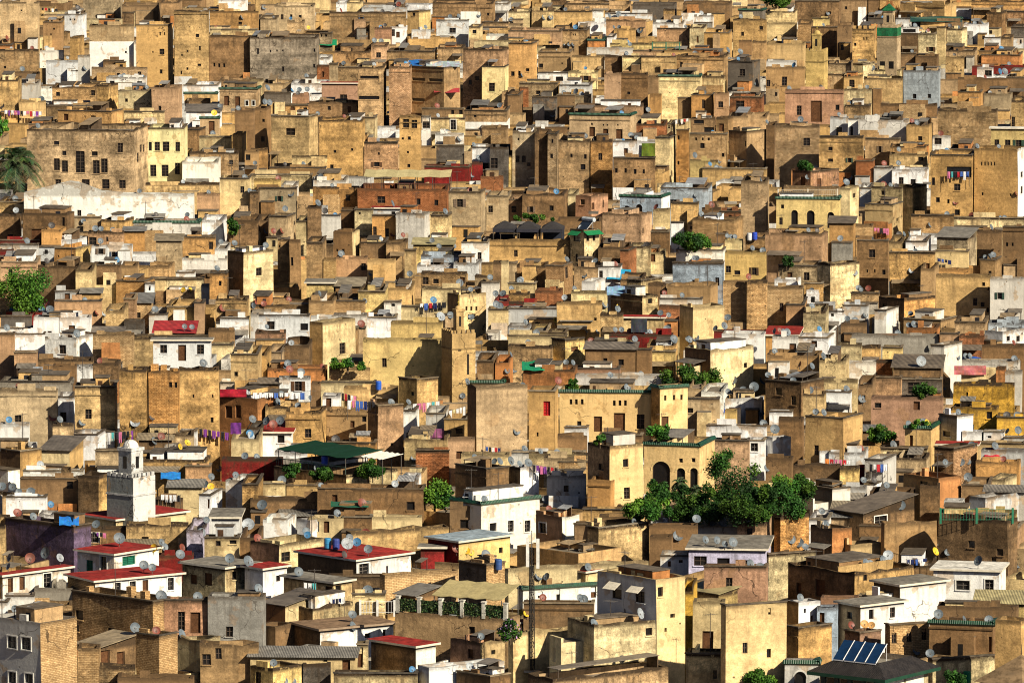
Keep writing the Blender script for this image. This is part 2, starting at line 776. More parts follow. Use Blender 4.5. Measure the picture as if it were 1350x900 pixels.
(330,670): """
60 195 240 60 140 W
240 310 470 60 140 W
300 480 485 50 135 C d342,90,30,60 d395,95,30,60
475 625 630 45 135 D
625 880 888 45 115 C
500 525 1030 125 245 O c2O th65 s N:yardwall
1030 1190 1195 -10 105 D w1115,80,64,46
915 1075 1340 175 275 Y c1X th45 slab:blue w1290,215,20,30 N:blueroof
880 1000 1005 205 270 X slab:grey
0 150 385 185 310 C c1P th38 w183,248,44,50
245 548 830 270 390 W c1D th45 slab:red h585,312,50,60 d705,320,10,50 N:stainedred
400 690 695 350 440 D
170 430 485 385 510 C slab:grey d405,450,36,100 w455,415,30,50
70 180 365 500 610 C c1E tin th40
182 318 535 515 610 C c1D th38 s
530 690 695 440 570 C
565 745 750 425 500 W
680 690 1070 345 510 B th65 N:sandybrick
1070 1215 1260 290 540 B c1K th38
755 850 965 450 550 D tin th35 w800,490,60,70
740 1330 1340 570 760 T th25 N:balustrade
225 360 740 628 700 W c1D th60 slab:brown w692,640,18,36 w605,655,30,26
45 130 220 610 680 D
0 540 550 765 870 C tin w385,775,22,30 d495,800,42,100 N:bigtin
620 855 915 715 840 D c2W th38 slab:red
545 605 610 700 840 C d565,760,30,120
0 115 265 825 910 Y th38 w40,870,30,60
270 415 420 800 880 K
430 860 865 850 910 C s
1030 1190 1310 690 790 P c2C th38 d1137,748,30,50 w1253,740,20,24
865 920 1310 820 910 W th60 N:whiteparapet
1060 1240 1332 865 930 D th38
""",
(670,670): """
145 280 345 45 160 O c2W th38 h178,100,36,54
345 465 470 80 190 D
340 465 730 100 200 T th50
380 600 605 5 80 O
465 640 645 40 120 O
-10 5 728 310 400 C s th68 N:longcream
730 975 980 90 180 D
735 900 905 70 110 W
905 1240 1245 95 130 L tin
730 840 845 145 220 D
780 930 935 245 305 W w885,272,22,16 d825,285,16,30
930 1325 1332 215 330 U slab:grey w990,270,66,50 w1110,275,66,40 w1225,290,40,50 N:lavender
1180 1330 1332 75 150 O w1243,118,30,34
1010 1330 1335 300 465 P
455 765 912 365 860 C c1L th38 w562,440,50,50 w682,455,50,60 w788,428,26,50 w848,552,24,22 w886,592,8,10 w812,625,12,22 N:tallcream
300 440 770 600 890 C th62 w726,635,34,40
60 75 460 408 510 W th66 gt w165,445,26,36 h258,445,20,60 d440,425,30,70 N:bluebench
280 400 640 330 380 C slab:red
80 435 440 490 650 D w362,642,36,50
10 25 340 640 840 C th65 s w228,748,24,54 w303,740,24,52
60 70 318 590 640 C th65 slab:red w150,612,20,24
345 525 595 660 750 D c2Y th38
100 230 830 880 970 T th55 N:bottomroof
912 945 950 430 710 A
950 1110 1115 480 750 C d1028,680,56,100 N:bluedado
915 1085 1165 440 480 Y tin th40
915 1105 1120 750 900 C s w1068,855,20,46
1105 1120 1436 500 940 C th65 w1222,718,26,56 w1350,530,14,34 w1346,745,22,46 N:tanblock
""",
(1010,670): """
55 75 225 45 150 O th50
225 325 330 55 115 W
230 335 440 105 260 O c1D c2E th45
480 595 600 90 180 D
330 470 475 45 90 T tin
370 440 600 190 260 O th60
350 500 765 25 100 D tin h590,62,90,50 N:grillhouse
595 605 885 78 260 T th68 s w828,58,28,40 w795,230,14,36 w822,225,16,20
885 1250 1290 65 310 D th20 N:darkretaining
895 1280 1285 35 75 Y
1255 1300 1332 100 210 O
-5 10 255 235 310 C th65
110 450 770 335 450 O c1D th40 w508,355,22,36 d278,410,50,90 d168,412,28,60 N:longflat
865 1200 1235 325 440 W h1015,395,70,50 h1150,395,46,60 slab:white N:corniced
680 865 870 295 370 D
555 690 930 400 500 W c1D th50 slab:grey
100 165 262 485 610 W c1O th55 w198,528,12,24 d237,575,18,50
90 165 340 615 800 O th50 N:patchedochre
265 365 370 510 610 J d290,570,24,70
280 475 480 460 520 P
475 620 625 450 490 C
370 488 712 505 610 W c1T th50 slab:grey w432,550,26,36 w543,545,24,50 w652,535,26,54 N:twowindow
620 635 840 600 730 B th65 w657,667,26,56 w735,660,26,56 w813,648,26,60
840 1170 1180 590 760 D th10 gt d1157,700,20,80
405 480 590 640 710 P th45
1080 1330 1332 490 540 Y tin
885 1290 1300 510 600 D
1180 1310 1335 580 940 O th20 N:smoothtan
850 860 1180 775 880 C th65
95 270 275 790 940 L gt a175,880,60,80
""",
}
DISHES = {
(0,0):"402,40,12k 440,350,12 37,198,14r 115,355,12 212,513,16 10,545,12k 1092,435,12 1105,582,14y 1250,88,12 1133,545,10 1315,840,10",
(330,0):"765,22,12r 72,38,12 1075,82,10 1180,78,10 1030,85,10 300,142,9y 640,208,12 675,212,12 290,392,12 75,525,14 100,528,14 220,463,10b 252,463,12 293,460,12 1285,543,12 998,577,14r 1178,812,12 1080,715,14 360,835,10 275,845,12 672,875,12 90,452,16 348,585,10",
(670,0):"15,100,10 185,90,12 220,90,12 523,82,12 570,75,14 608,85,10 545,140,8 295,232,9 315,230,9 335,228,9 590,215,10 628,228,10 610,275,10 1135,258,14 1198,266,14 1270,428,10 72,387,10b 348,472,14 417,563,10 230,592,12 722,565,12 633,697,14 963,800,14 1090,830,10 1143,833,10 1097,870,12 1075,862,12 680,158,14",
(1010,0):"182,242,14 320,70,10 547,350,14 143,335,12b 1207,368,14b 1232,368,16 1297,365,12 778,632,12 685,770,12 683,840,12 178,615,14 5,628,10",
(0,220):"160,165,14b 805,245,12k 965,247,12 932,310,14r 430,278,12 522,318,12 1210,392,14 1140,385,12 1288,122,12 1313,135,12 1120,522,14 128,706,20w 180,700,16w 243,710,18r 257,733,18 533,747,22w 575,755,18 800,733,16 762,816,20 35,828,16 397,858,18 1150,725,18r 1305,715,14 952,822,12 990,824,12 500,750,14r 945,632,10y 983,632,10y",
(330,220):"20,135,14 150,135,14 210,138,14 145,60,14r 350,185,16 180,215,14 672,15,14 1145,42,12 735,188,16 80,330,14 120,330,14r 165,328,14r 80,403,14 735,348,12r 788,350,10r 937,378,12 973,408,12 1050,405,14 822,550,14 590,420,12 622,550,12 70,705,14r 15,715,14 358,652,14 1080,597,18 1137,630,12 1265,652,14 1303,652,16 1237,568,14 945,685,16b 783,730,12 815,730,14 983,770,22w 1033,763,16 1140,772,14 572,808,18r 592,690,12 655,805,10 495,800,12",
(670,220):"762,205,14r 968,145,10 303,475,14 450,482,12 393,558,12 952,437,14 1130,355,10 1150,358,10 1170,358,10 1275,362,12b 1245,362,10w 500,710,16 575,720,16y 785,752,14 828,762,12 820,835,18 145,855,16 405,840,12 552,838,12 585,838,12 653,885,12 1132,775,16 1068,832,14 960,638,14 897,660,12 930,885,14 968,880,16 855,885,18 1240,565,14r 20,848,14 245,790,14y 465,848,12",
(1010,220):"415,78,16 430,55,14 215,52,12 383,368,14w 847,297,12 687,347,14k 713,345,12 740,348,14 933,242,12 978,182,12r 1060,250,14r 1130,465,12 1155,460,12 1172,452,14 458,545,14w 750,533,14w 715,588,12 477,623,14 527,625,14r 235,635,12 298,637,12 237,717,14 745,755,12 735,813,12 763,810,16 513,762,12 43,845,14 90,847,12 70,840,12r 527,882,10 1292,138,12r 1210,262,10 1230,260,10",
(0,440):"272,430,18r 310,440,16 348,485,18 425,455,18 697,455,22w 785,430,14k 798,550,18 832,527,18r 930,580,14y 968,560,16y 65,787,18 10,785,20 97,812,14 117,858,14r 152,858,20 193,848,22 262,878,16b 92,880,14 65,880,12y 605,877,22w 630,893,16 685,875,22r 765,885,22 1055,772,18 1088,785,16y 1090,735,16 1130,695,14 1215,725,14 1303,438,18 540,18,12 400,5,12",
(330,440):"203,182,18r 262,195,18 515,152,16 445,158,16 423,265,14 82,448,20 118,465,20r 153,445,20 15,440,16 728,352,18 817,350,14 1120,245,16 1095,318,12 1160,640,20 1288,655,18 1258,655,12 163,752,20 60,880,24 90,878,22 578,872,24r 800,735,14 843,640,12 312,330,12 1325,190,12",
(670,440):"15,105,14 30,180,18 298,145,12 335,147,12 527,210,14 653,25,14 935,28,16 965,20,16 855,30,18 685,205,12 258,240,18r 75,265,12 48,272,12 45,500,18 85,590,16 167,604,14 253,610,16 15,652,20 60,668,14 105,663,20 197,853,20 268,745,16 603,538,16 1163,238,18 1212,290,18 1268,272,22 1313,240,18 1135,297,14 1112,368,14 1305,407,16 1170,295,10",
(1010,440):"10,210,12 140,238,14 172,155,14r 238,165,16 498,332,20 45,490,22 840,72,14 990,115,16 1030,113,14 1052,112,12 1243,500,12 1300,495,18 830,455,14y 925,660,14 1005,660,18 1043,658,12 1042,737,20 622,778,14 503,752,12 557,752,14k 695,882,22 493,587,12r 1060,570,16 800,140,24w 5,690,16 915,275,12 310,350,12",
(0,670):"90,20,20r 172,40,18 367,62,18 495,80,20 615,152,26 232,228,26 155,255,24r 310,253,20w 48,252,20 42,298,14 833,172,14 850,198,18 940,200,18r 930,235,22 793,203,20y 1040,122,20 1065,58,14 1150,95,16k 1280,80,28w 1185,255,22 1282,272,28 742,290,22 785,302,18 832,448,26 1020,453,22 78,517,18 155,517,18k 697,613,24 1235,735,26 600,890,16 785,890,18",
(330,670):"5,80,16 290,118,20 295,135,16b 500,180,28w 512,150,18 550,172,20b 595,128,22r 485,237,18k 608,208,20 250,325,22 1063,205,20r 1117,218,16y 1140,225,14y 1215,235,22 527,545,20 530,605,22 178,890,14 220,890,12",
(670,670):"650,68,16 972,52,20 1048,45,18 1057,72,18 1110,72,22 877,138,24 1018,160,18 1077,162,18 1117,182,14 1160,172,22 1250,285,22 1300,305,24 412,300,18 158,348,20 197,350,18 388,467,22 683,540,26w 445,592,24 587,775,16 65,535,16y 95,540,14y",
(1010,670):"288,12,14 130,157,22 170,175,22 202,195,14 177,458,18 515,277,18 603,262,18 538,280,16 875,220,20y 937,224,16 1093,268,24 1297,282,22 440,600,18r 508,595,20o 543,600,14o 775,733,20 845,745,20 630,240,24w",
}
random.seed(11)
K = 340/1330.0
F = 9000.0
HORIZON = -560.0
PITCH = math.atan((450-HORIZON)/F)
CP, SP = math.cos(PITCH), math.sin(PITCH)
CAM = Vector((0, 0, 118))
SUN_AZ, SUN_EL = R(45), R(33)
col = bpy.context.scene.collection
scene = bpy.context.scene

def scale_at(py): return max(2.5, 6.5+8.5*py/900.0)          # pixels per metre on the roofscape
def cano(py): return F/scale_at(py)                          # distance of the roofscape under a pixel row
def ray(px, py):
    u = (px-675)/F; v = -(py-450)/F
    return Vector((u, CP+v*SP, -SP+v*CP))
def pt(px, py, zc): return CAM+ray(px, py)*zc
def zat(py, Y):                                              # height of a pixel row above ground distance Y
    d = ray(675, py); return CAM.z+(Y-CAM.y)*d.z/d.y
_a, _b, _c = pt(675, 900, cano(900)), pt(300, 100, cano(100)), pt(1000, 100, cano(100))
_n = (_b-_a).cross(_c-_a).normalized()
def canz(x, y): return _a.z-(_n.x*(x-_a.x)+_n.y*(y-_a.y))/_n.z
DEEP = 7.0
def terr(x, y): return canz(x, y)-DEEP
def to_px(p):
    d = p-CAM; zc = d.y*CP-d.z*SP
    return 675+d.x/zc*F, 450-(d.y*SP+d.z*CP)/zc*F, zc

# ------------------------------------------------------------------ materials
MATS = []; MIDX = {}
def new_mat(name):
    m = bpy.data.materials.new(name); m.use_nodes = True
    nt = m.node_tree; nt.nodes.clear()
    out = nt.nodes.new('ShaderNodeOutputMaterial'); bs = nt.nodes.new('ShaderNodeBsdfPrincipled')
    nt.links.new(bs.outputs[0], out.inputs[0]); bs.inputs['Roughness'].default_value = .9
    bs.inputs['Specular IOR Level'].default_value = .15
    MIDX[name] = len(MATS); MATS.append(m)
    return m, nt, bs
class NB:
    def __init__(s, nt): s.nt = nt
    def n(s, t, **k):
        x = s.nt.nodes.new(t)
        for a, b in k.items(): setattr(x, a, b)
        return x
    def l(s, a, b): s.nt.links.new(a, b)
    def math(s, op, a, b=None, c=None, clamp=False):
        x = s.n('ShaderNodeMath', operation=op); x.use_clamp = clamp
        for i, q in enumerate((a, b, c)):
            if q is None: continue
            if isinstance(q, (int, float)): x.inputs[i].default_value = q
            else: s.l(q, x.inputs[i])
        return x.outputs[0]
    def vmul(s, v, k):
        x = s.n('ShaderNodeVectorMath', operation='MULTIPLY'); s.l(v, x.inputs[0]); x.inputs[1].default_value = k
        return x.outputs[0]
    def noise(s, v, sc, det=4, ro=.6):
        x = s.n('ShaderNodeTexNoise'); s.l(v, x.inputs['Vector']); x.inputs['Scale'].default_value = sc
        x.inputs['Detail'].default_value = det; x.inputs['Roughness'].default_value = ro
        return x.outputs[0]
    def ss(s, v, a, b, lo=0., hi=1.):
        x = s.n('ShaderNodeMapRange'); x.interpolation_type = 'SMOOTHSTEP'; s.l(v, x.inputs[0])
        for i, q in enumerate((a, b, lo, hi)): x.inputs[i+1].default_value = q
        return x.outputs[0]
    def mix(s, f, a, b, bt='MIX'):
        x = s.n('ShaderNodeMix', data_type='RGBA', blend_type=bt)
        for i, q in ((0, f), (6, a), (7, b)):
            if isinstance(q, (int, float)): x.inputs[i].default_value = q
            elif isinstance(q, tuple): x.inputs[i].default_value = q+(1,)
            else: s.l(q, x.inputs[i])
        return x.outputs[2]
    def scl(s, c, f):
        x = s.n('ShaderNodeVectorMath', operation='SCALE'); s.l(c, x.inputs[0])
        if isinstance(f, (int, float)): x.inputs['Scale'].default_value = f
        else: s.l(f, x.inputs['Scale'])
        return x.outputs[0]

def wall_material(name, brick=False, heavy=False, lime=False):
    m, nt, bs = new_mat(name); b = NB(nt)
    atn = b.n('ShaderNodeAttribute', attribute_name='tint'); at = atn.outputs['Color']; wear = atn.outputs['Alpha']
    pos = b.n('ShaderNodeNewGeometry').outputs['Position']
    uv = b.n('ShaderNodeUVMap').outputs[0]
    sx = b.n('ShaderNodeSeparateXYZ'); b.l(uv, sx.inputs[0]); v = sx.outputs[1]
    big = b.noise(pos, .33, 5, .62); fine = b.noise(pos, 2.3, 6, .72)
    bands = b.noise(b.vmul(pos, (.05, .05, 1.25)), 1.0, 3, .6)
    base = at
    if brick:
        br = b.n('ShaderNodeTexBrick'); b.l(uv, br.inputs['Vector'])
        br.inputs['Scale'].default_value = 1.0; br.inputs['Brick Width'].default_value = .36; br.inputs['Row Height'].default_value = .155
        br.inputs['Mortar Size'].default_value = .02; br.inputs['Mortar Smooth'].default_value = .2
        br.inputs['Color1'].default_value = (.78, .74, .7, 1); br.inputs['Color2'].default_value = (1.2, 1.22, 1.25, 1)
        br.inputs['Mortar'].default_value = (.42, .36, .3, 1)
        base = b.mix(1.0, at, br.outputs[0], 'MULTIPLY')
    k = b.math('MULTIPLY', b.ss(big, .32, .68, .58, 1.24), b.ss(fine, .32, .7, .7, 1.2))
    k = b.math('MULTIPLY', k, b.ss(bands, .32, .68, .78, 1.12))
    grain = b.noise(pos, 8.0, 3, .7); k = b.math('MULTIPLY', k, b.ss(grain, .3, .7, .74, 1.2))
    k = b.math('ADD', 1.0, b.math('MULTIPLY', b.math('SUBTRACT', k, 1.0), wear))
    c = b.scl(base, k)
    if lime: c = b.scl(base, b.math('ADD', .62, b.math('MULTIPLY', k, .38)))
    # worn patches where the coat has fallen off
    pn = b.noise(pos, .5 if not heavy else .36, 6, .58)
    patch = b.ss(pn, .60 if not heavy else .53, .635 if not heavy else .585)
    if lime:                                                                   # whitewash peels to ochre plaster, most of it from the top edge down
        patch = b.ss(b.math('ADD', pn, b.math('MULTIPLY', b.math('POWER', 2.718, b.math('MULTIPLY', v, -.45)), .10)), .57 if heavy else .62, .63 if heavy else .66)
    c = b.mix(b.math('MULTIPLY', patch, .55 if not heavy else .7), c, b.scl(b.mix(.6 if not lime else .9, at, (.30, .17, .07) if not lime else (.48, .29, .11)), b.ss(fine, .3, .7, .55, 1.2)))
    # rain streaks below the parapet and blackened top edge
    st = b.noise(b.vmul(uv, (1.7, .16, 1)), 1.0, 5, .65)
    top = b.math('POWER', 2.718, b.math('MULTIPLY', v, -.55))
    s1 = b.math('MULTIPLY', b.ss(st, .44, .68), top)
    edge = b.math('MULTIPLY', b.math('SUBTRACT', 1.0, b.ss(v, .1, .62)), b.math('MULTIPLY', b.ss(fine, .31, .47), b.ss(big, .32, .5, .35, 1)))
    soot = b.ss(b.noise(pos, .21, 5, .7),     .57, .70, 0, .6)
    stain = b.math('MAXIMUM', b.math('MULTIPLY', s1, .95 if heavy else .85), b.math('MULTIPLY', edge, .9))
    if lime: stain = b.math('MULTIPLY', stain, .75)
    stain = b.math('MAXIMUM', stain, b.math('MULTIPLY', b.math('MULTIPLY', soot, .5 if lime else 1.), b.ss(fine, .35, .65)))
    stain = b.math('MULTIPLY', stain, b.math('ADD', .35, b.math('MULTIPLY', wear, .7)), clamp=True)
    c = b.mix(stain, c, (.045, .03, .018))
    # put-log holes and cracks
    vo = b.n('ShaderNodeTexVoronoi', feature='F1'); b.l(b.vmul(uv, (.62, .8, 1)), vo.inputs['Vector']); vo.inputs['Scale'].default_value = 1; vo.inputs['Randomness'].default_value = .5
    hole = b.math('MULTIPLY', b.math('LESS_THAN', vo.outputs['Distance'], .075), b.ss(big, .50, .54))
    vc = b.n('ShaderNodeTexVoronoi', feature='DISTANCE_TO_EDGE'); vv = b.n('ShaderNodeVectorMath', operation='ADD')
    wn = b.n('ShaderNodeTexNoise'); b.l(pos, wn.inputs['Vector']); wn.inputs['Scale'].default_value = .9
    b.l(pos, vv.inputs[0]); b.l(b.scl(wn.outputs['Color'], 1.6), vv.inputs[1]); b.l(vv.outputs[0], vc.inputs['Vector']); vc.inputs['Scale'].default_value = .2
    crack = b.math('MULTIPLY', b.math('LESS_THAN', vc.outputs['Distance'], .006), b.ss(b.noise(pos, .12, 3), .5, .6))
    c = b.mix(b.math('MAXIMUM', b.math('MULTIPLY', hole, .8), b.math('MULTIPLY', crack, .75)), c, (.03, .02, .013))
    b.l(c, bs.inputs['Base Color'])
    bp = b.n('ShaderNodeBump'); bp.inputs['Strength'].default_value = .55; bp.inputs['Distance'].default_value = .09
    b.l(b.math('ADD', fine, b.math('MULTIPLY', big, .6)), bp.inputs['Height']); b.l(bp.outputs[0], bs.inputs['Normal'])

def plain_material(name, rough=.85, var=.35, sc=2.0, spec=.15, metal=0., dirt=0., wave=None):
    m, nt, bs = new_mat(name); b = NB(nt)
    at = b.n('ShaderNodeAttribute', attribute_name='tint').outputs['Color']
    pos = b.n('ShaderNodeNewGeometry').outputs['Position']
    n1 = b.noise(pos, sc, 6, .7); n2 = b.noise(pos, sc*.22, 4, .65)
    c = b.scl(at, b.math('MULTIPLY', b.ss(n1, .3, .7, 1-var, 1+var), b.ss(n2, .3, .7, 1-var*.7, 1+var*.6)))
    if dirt: c = b.mix(b.ss(b.noise(pos, .8, 6, .75), .5, .72, 0, dirt), c, (.09, .07, .05))
    if wave:
        uv = b.n('ShaderNodeUVMap').outputs[0]
        w = b.n('ShaderNodeTexWave'); b.l(uv, w.inputs['Vector']); w.inputs['Scale'].default_value = wave; w.inputs['Distortion'].default_value = .6
        c = b.scl(c, b.ss(w.outputs['Fac'], .1, .9, .72, 1.12))
        bp = b.n('ShaderNodeBump'); bp.inputs['Strength'].default_value = .6; bp.inputs['Distance'].default_value = .05
        b.l(w.outputs['Fac'], bp.inputs['Height']); b.l(bp.outputs[0], bs.inputs['Normal'])
    b.l(c, bs.inputs['Base Color'])
    bs.inputs['Roughness'].default_value = rough; bs.inputs['Specular IOR Level'].default_value = spec; bs.inputs['Metallic'].default_value = metal

wall_material('plaster'); wall_material('stained', heavy=True); wall_material('brick', brick=True); wall_material('limewash', lime=True); wall_material('limewash_worn', lime=True, heavy=True)
plain_material('roofing', .95, .45, 1.6, dirt=.65)
plain_material('paint', .6, .15, 3, .3, dirt=.25)
plain_material('glass', .25, .2, 2, .5)
plain_material('wood', .8, .35, 5)
plain_material('tin', .55, .3, 1.2, .4, dirt=.45, wave=2.2)
plain_material('tile', .45, .5, 6, .45, dirt=.3, wave=1.6)
plain_material('cloth', .95, .18, 4)
plain_material('dish', .5, .3, 3, .35, dirt=.35)
plain_material('leaf', .7, .35, 1.2, .25)
plain_material('bark', .95, .4, 6)
plain_material('earth', 1., .4, .4, dirt=.5)

# ------------------------------------------------------------------ mesh builder
class MB:
    def __init__(s): s.v = []; s.f = []; s.m = []; s.t = []; s.uv = []
    def face(s, pts, mat, tint, uvs=None):
        i = len(s.v); s.v.extend(Vector(p) for p in pts); s.f.append(tuple(range(i, i+len(pts)))); s.m.append(MIDX[mat]); s.t.append(tint)
        s.uv.append(uvs or [(p[0]+p[1], p[2]) for p in pts])
    def box(s, x0, x1, y0, y1, z0, z1, mat, tint, topmat=None, toptint=None):
        a = [(x0, y0), (x1, y0), (x1, y1), (x0, y1)]
        for i in range(4):
            p, q = a[i], a[(i+1) % 4]; L = math.hypot(q[0]-p[0], q[1]-p[1])
            s.face([(*p, z0), (*q, z0), (*q, z1), (*p, z1)], mat, tint, [(0, z1-z0+.5), (L, z1-z0+.5), (L, .5), (0, .5)])
        s.face([(*p, z1) for p in a], topmat or mat, toptint or tint, [(p[0], p[1]+3) for p in a])
        s.face([(*p, z0) for p in reversed(a)], mat, tint, [(p[0], p[1]+3) for p in a])
    def slab(s, quad, th, mat, tint, emat=None, etint=None):                     # quad of top corners, counter-clockwise, thickness th
        q = [Vector(p) for p in quad]; d = Vector((0, 0, th))
        lx = (q[1]-q[0]).length; ly = (q[3]-q[0]).length
        s.face(q, mat, tint, [(0, 0), (lx, 0), (lx, ly), (0, ly)])
        s.face([p-d for p in reversed(q)], emat or mat, etint or tint)
        for i in range(4):
            a, c = q[i], q[(i+1) % 4]; s.face([a-d, c-d, c, a], emat or mat, etint or tint)
    def tube(s, a, b, r0, r1, mat, tint, seg=6):
        a, b = Vector(a), Vector(b); d = (b-a).normalized(); x = d.orthogonal().normalized(); y = d.cross(x)
        ra = [a+(x*math.cos(2*math.pi*i/seg)+y*math.sin(2*math.pi*i/seg))*r0 for i in range(seg)]
        rb = [b+(x*math.cos(2*math.pi*i/seg)+y*math.sin(2*math.pi*i/seg))*r1 for i in range(seg)]
        for i in range(seg):
            j = (i+1) % seg; s.face([ra[i], ra[j], rb[j], rb[i]], mat, tint)
        s.face(list(reversed(ra)), mat, tint); s.face(rb, mat, tint)
    def lathe(s, c, prof, mat, tint, seg=12):
        c = Vector(c)
        rings = [[c+Vector((r*math.cos(2*math.pi*i/seg), r*math.sin(2*math.pi*i/seg), z)) for i in range(seg)] for r, z in prof]
        for k in range(len(rings)-1):
            for i in range(seg):
                j = (i+1) % seg; s.face([rings[k][i], rings[k][j], rings[k+1][j], rings[k+1][i]], mat, tint)
    def extend(s, o, mtx):
        b = len(s.v); s.v.extend(mtx @ p for p in o.v); s.f.extend(tuple(i+b for i in f) for f in o.f)
        s.m.extend(o.m); s.t.extend(o.t); s.uv.extend(o.uv)
    def mesh(s, name):
        me = bpy.data.meshes.new(name); me.from_pydata(s.v, [], s.f)
        used = sorted(set(s.m)); mp = {k: i for i, k in enumerate(used)}
        for k in used: me.materials.append(MATS[k])
        me.polygons.foreach_set('material_index', [mp[k] for k in s.m])
        uvl = me.uv_layers.new(name='UVMap'); uvl.data.foreach_set('uv', [c for f in s.uv for p in f for c in p[:2]])
        ca = me.color_attributes.new('tint', 'FLOAT_COLOR', 'CORNER')
        ca.data.foreach_set('color', [c for f, t in zip(s.f, s.t) for _ in f for c in (t[0], t[1], t[2], t[3] if len(t) > 3 else .7)])
        me.update(); return me
    def build(s, name, parent=None, loc=None):
        if not s.f: return None
        o = bpy.data.objects.new(name, s.mesh(name)); col.objects.link(o)
        if parent is not None: o.parent = parent
        if loc is not None: o.location = loc
        return o
def tag(o, label=None, cat=None, group=None, kind=None):
    for k, v in (('label', label), ('category', cat), ('group', group), ('kind', kind)):
        if v: o[k] = v
    return o
def empty(name, loc, rz=0.):
    o = bpy.data.objects.new(name, None); col.objects.link(o); o.location = loc; o.rotation_euler = (0, 0, rz); o.empty_display_size = .3
    return o

# ------------------------------------------------------------------ colours (albedo)
TINT = {'O': (.58, .37, .15), 'D': (.24, .145, .07), 'T': (.48, .33, .18), 'C': (.74, .58, .31), 'W': (.85, .84, .80), 'G': (.33, .31, .27),
        'L': (.56, .55, .52), 'J': (.40, .47, .54), 'Y': (.64, .465, .185), 'Q': (.74, .53, .25), 'N': (.62, .57, .31), 'M': (.29, .235, .17), 'A': (.62, .36, .055), 'E': (.48, .21, .075), 'P': (.46, .265, .165),
        'B': (.53, .355, .175), 'R': (.36, .15, .065), 'X': (.235, .02, .018), 'V': (.095, .07, .125), 'U': (.50, .46, .58), 'K': (.14, .12, .10), 'H': (.17, .08, .10)}  # K and many D walls: shade put into the wall colour
CNAME = {'O': 'ochre', 'D': 'dark brown', 'T': 'tan', 'C': 'cream', 'W': 'white', 'G': 'grey', 'L': 'pale grey', 'J': 'pale blue-grey', 'Y': 'yellow',
         'A': 'amber', 'E': 'terracotta', 'P': 'pinkish', 'B': 'sandy brick', 'R': 'red-brown brick', 'X': 'crimson', 'V': 'purple', 'U': 'lavender', 'K': 'shade-dark grey', 'H': 'maroon', 'Q': 'yellow', 'N': 'lime yellow', 'M': 'grey-brown'}
RED = (.25, .022, .018); GREEN = (.008, .055, .028); DARK = (.012, .011, .011); BROWN = (.12, .055, .025)
ROOFC = {'red': RED, 'grey': (.19, .175, .15), 'white': (.62, .6, .55), 'blue': (.24, .30, .35), 'brown': (.2, .13, .08)}

# ------------------------------------------------------------------ houses
class House: pass
def parse(line, tile):
    t = line.split(); h = House(); ox, oy = tile
    h.X0, h.XM, h.X1 = [ox+float(q)*K for q in t[:3]]; h.YT, h.YB = [oy+float(q)*K for q in t[3:5]]
    h.col = t[5]; h.c1 = h.c2 = None; h.win = []; h.slab = None; h.tin = h.gt = h.cren = h.cor = h.s = False; h.th = None; h.key = None; h.wb = h.lb = None; h.gap = 20.; h.prof = None
    for q in t[6:]:
        if q.startswith('N:'): h.key = q[2:]
        elif q.startswith('slab:'): h.slab = q[5:]
        elif q.startswith('prof:'): h.prof = [(ox+float(p.split(',')[0])*K, oy+float(p.split(',')[1])*K) for p in q[5:].split(';')]
        elif q in ('tin', 'gt', 'cren', 'cor', 's'): setattr(h, q, True)
        elif q[:2] == 'c1': h.c1 = q[2:]
        elif q[:2] == 'c2': h.c2 = q[2:]
        elif q[:2] == 'th': h.th = float(q[2:])
        elif q[:2] in ('wb', 'lb'): setattr(h, q[:2], oy+float(q[2:])*K)
        else:
            n = [float(x) for x in q[1:].split(',')]
            h.win.append((q[0], ox+n[0]*K, oy+n[1]*K, n[2]*K, n[3]*K))
    return h
def vary(c, rng, a=.12):
    k = 1+rng.uniform(-a, a); j = rng.uniform(-.05, .05)
    return (min(.85, c[0]*k*(1+j)), min(.85, c[1]*k), min(.85, c[2]*k*(1-j*1.5)))

def house_geometry(h, rng):
    zc = cano(h.YB); s = F/zc
    rp = h.X1-h.XM; lp = h.XM-h.X0
    if h.th is not None: th = R(h.th+(6 if 34 < h.th < 41 else 2 if h.th == 45 else 0))
    elif h.YB > 690 and rp > 12: th = R(44)
    elif rp > 2.5: th = math.asin(min(.62, max(.08, rp/s/5.0)))
    else: th = R(3.5)
    phi = math.atan((h.XM-675)/F)
    h.wl = max(1.0, lp/s/math.cos(th))
    dep = math.atan((h.YT-HORIZON)/F)
    if rp > 2.5: h.wr = min(26., max(2.5, rp/s/math.sin(th)))
    else: h.wr = min(9.0, max(2.0, h.gap/s/math.sin(dep+(R(9) if h.tin else 0))+.6))
    B = pt(h.XM, h.YB, zc); h.zc = zc; h.sc = s; h.thw = th+phi; h.th_r = th
    h.zb = terr(B.x, B.y)-.6
    h.loc = Vector((B.x, B.y, h.zb)); h.zt = zat(h.YT, B.y)-h.zb
    h.M = Matrix.Translation(h.loc) @ Matrix.Rotation(-h.thw, 4, 'Z'); h.Mi = h.M.inverted()
    h.vis = (h.YB-h.YT)/s
    h.par = 0.0 if (h.tin or h.slab) else (.85 if h.vis > 1.6 else .45)
    h.zr = h.zt-h.par
    h.area = (min(1350, h.X1)-max(0, h.X0))*(min(900, h.YB)-max(0, h.YT))
def local_hit(h, px, py, side):
    o = h.Mi @ CAM; d = (h.Mi.to_3x3() @ ray(px, py))
    if side == 0: t = (0-o.y)/d.y
    else: t = (0-o.x)/d.x
    return o+d*t

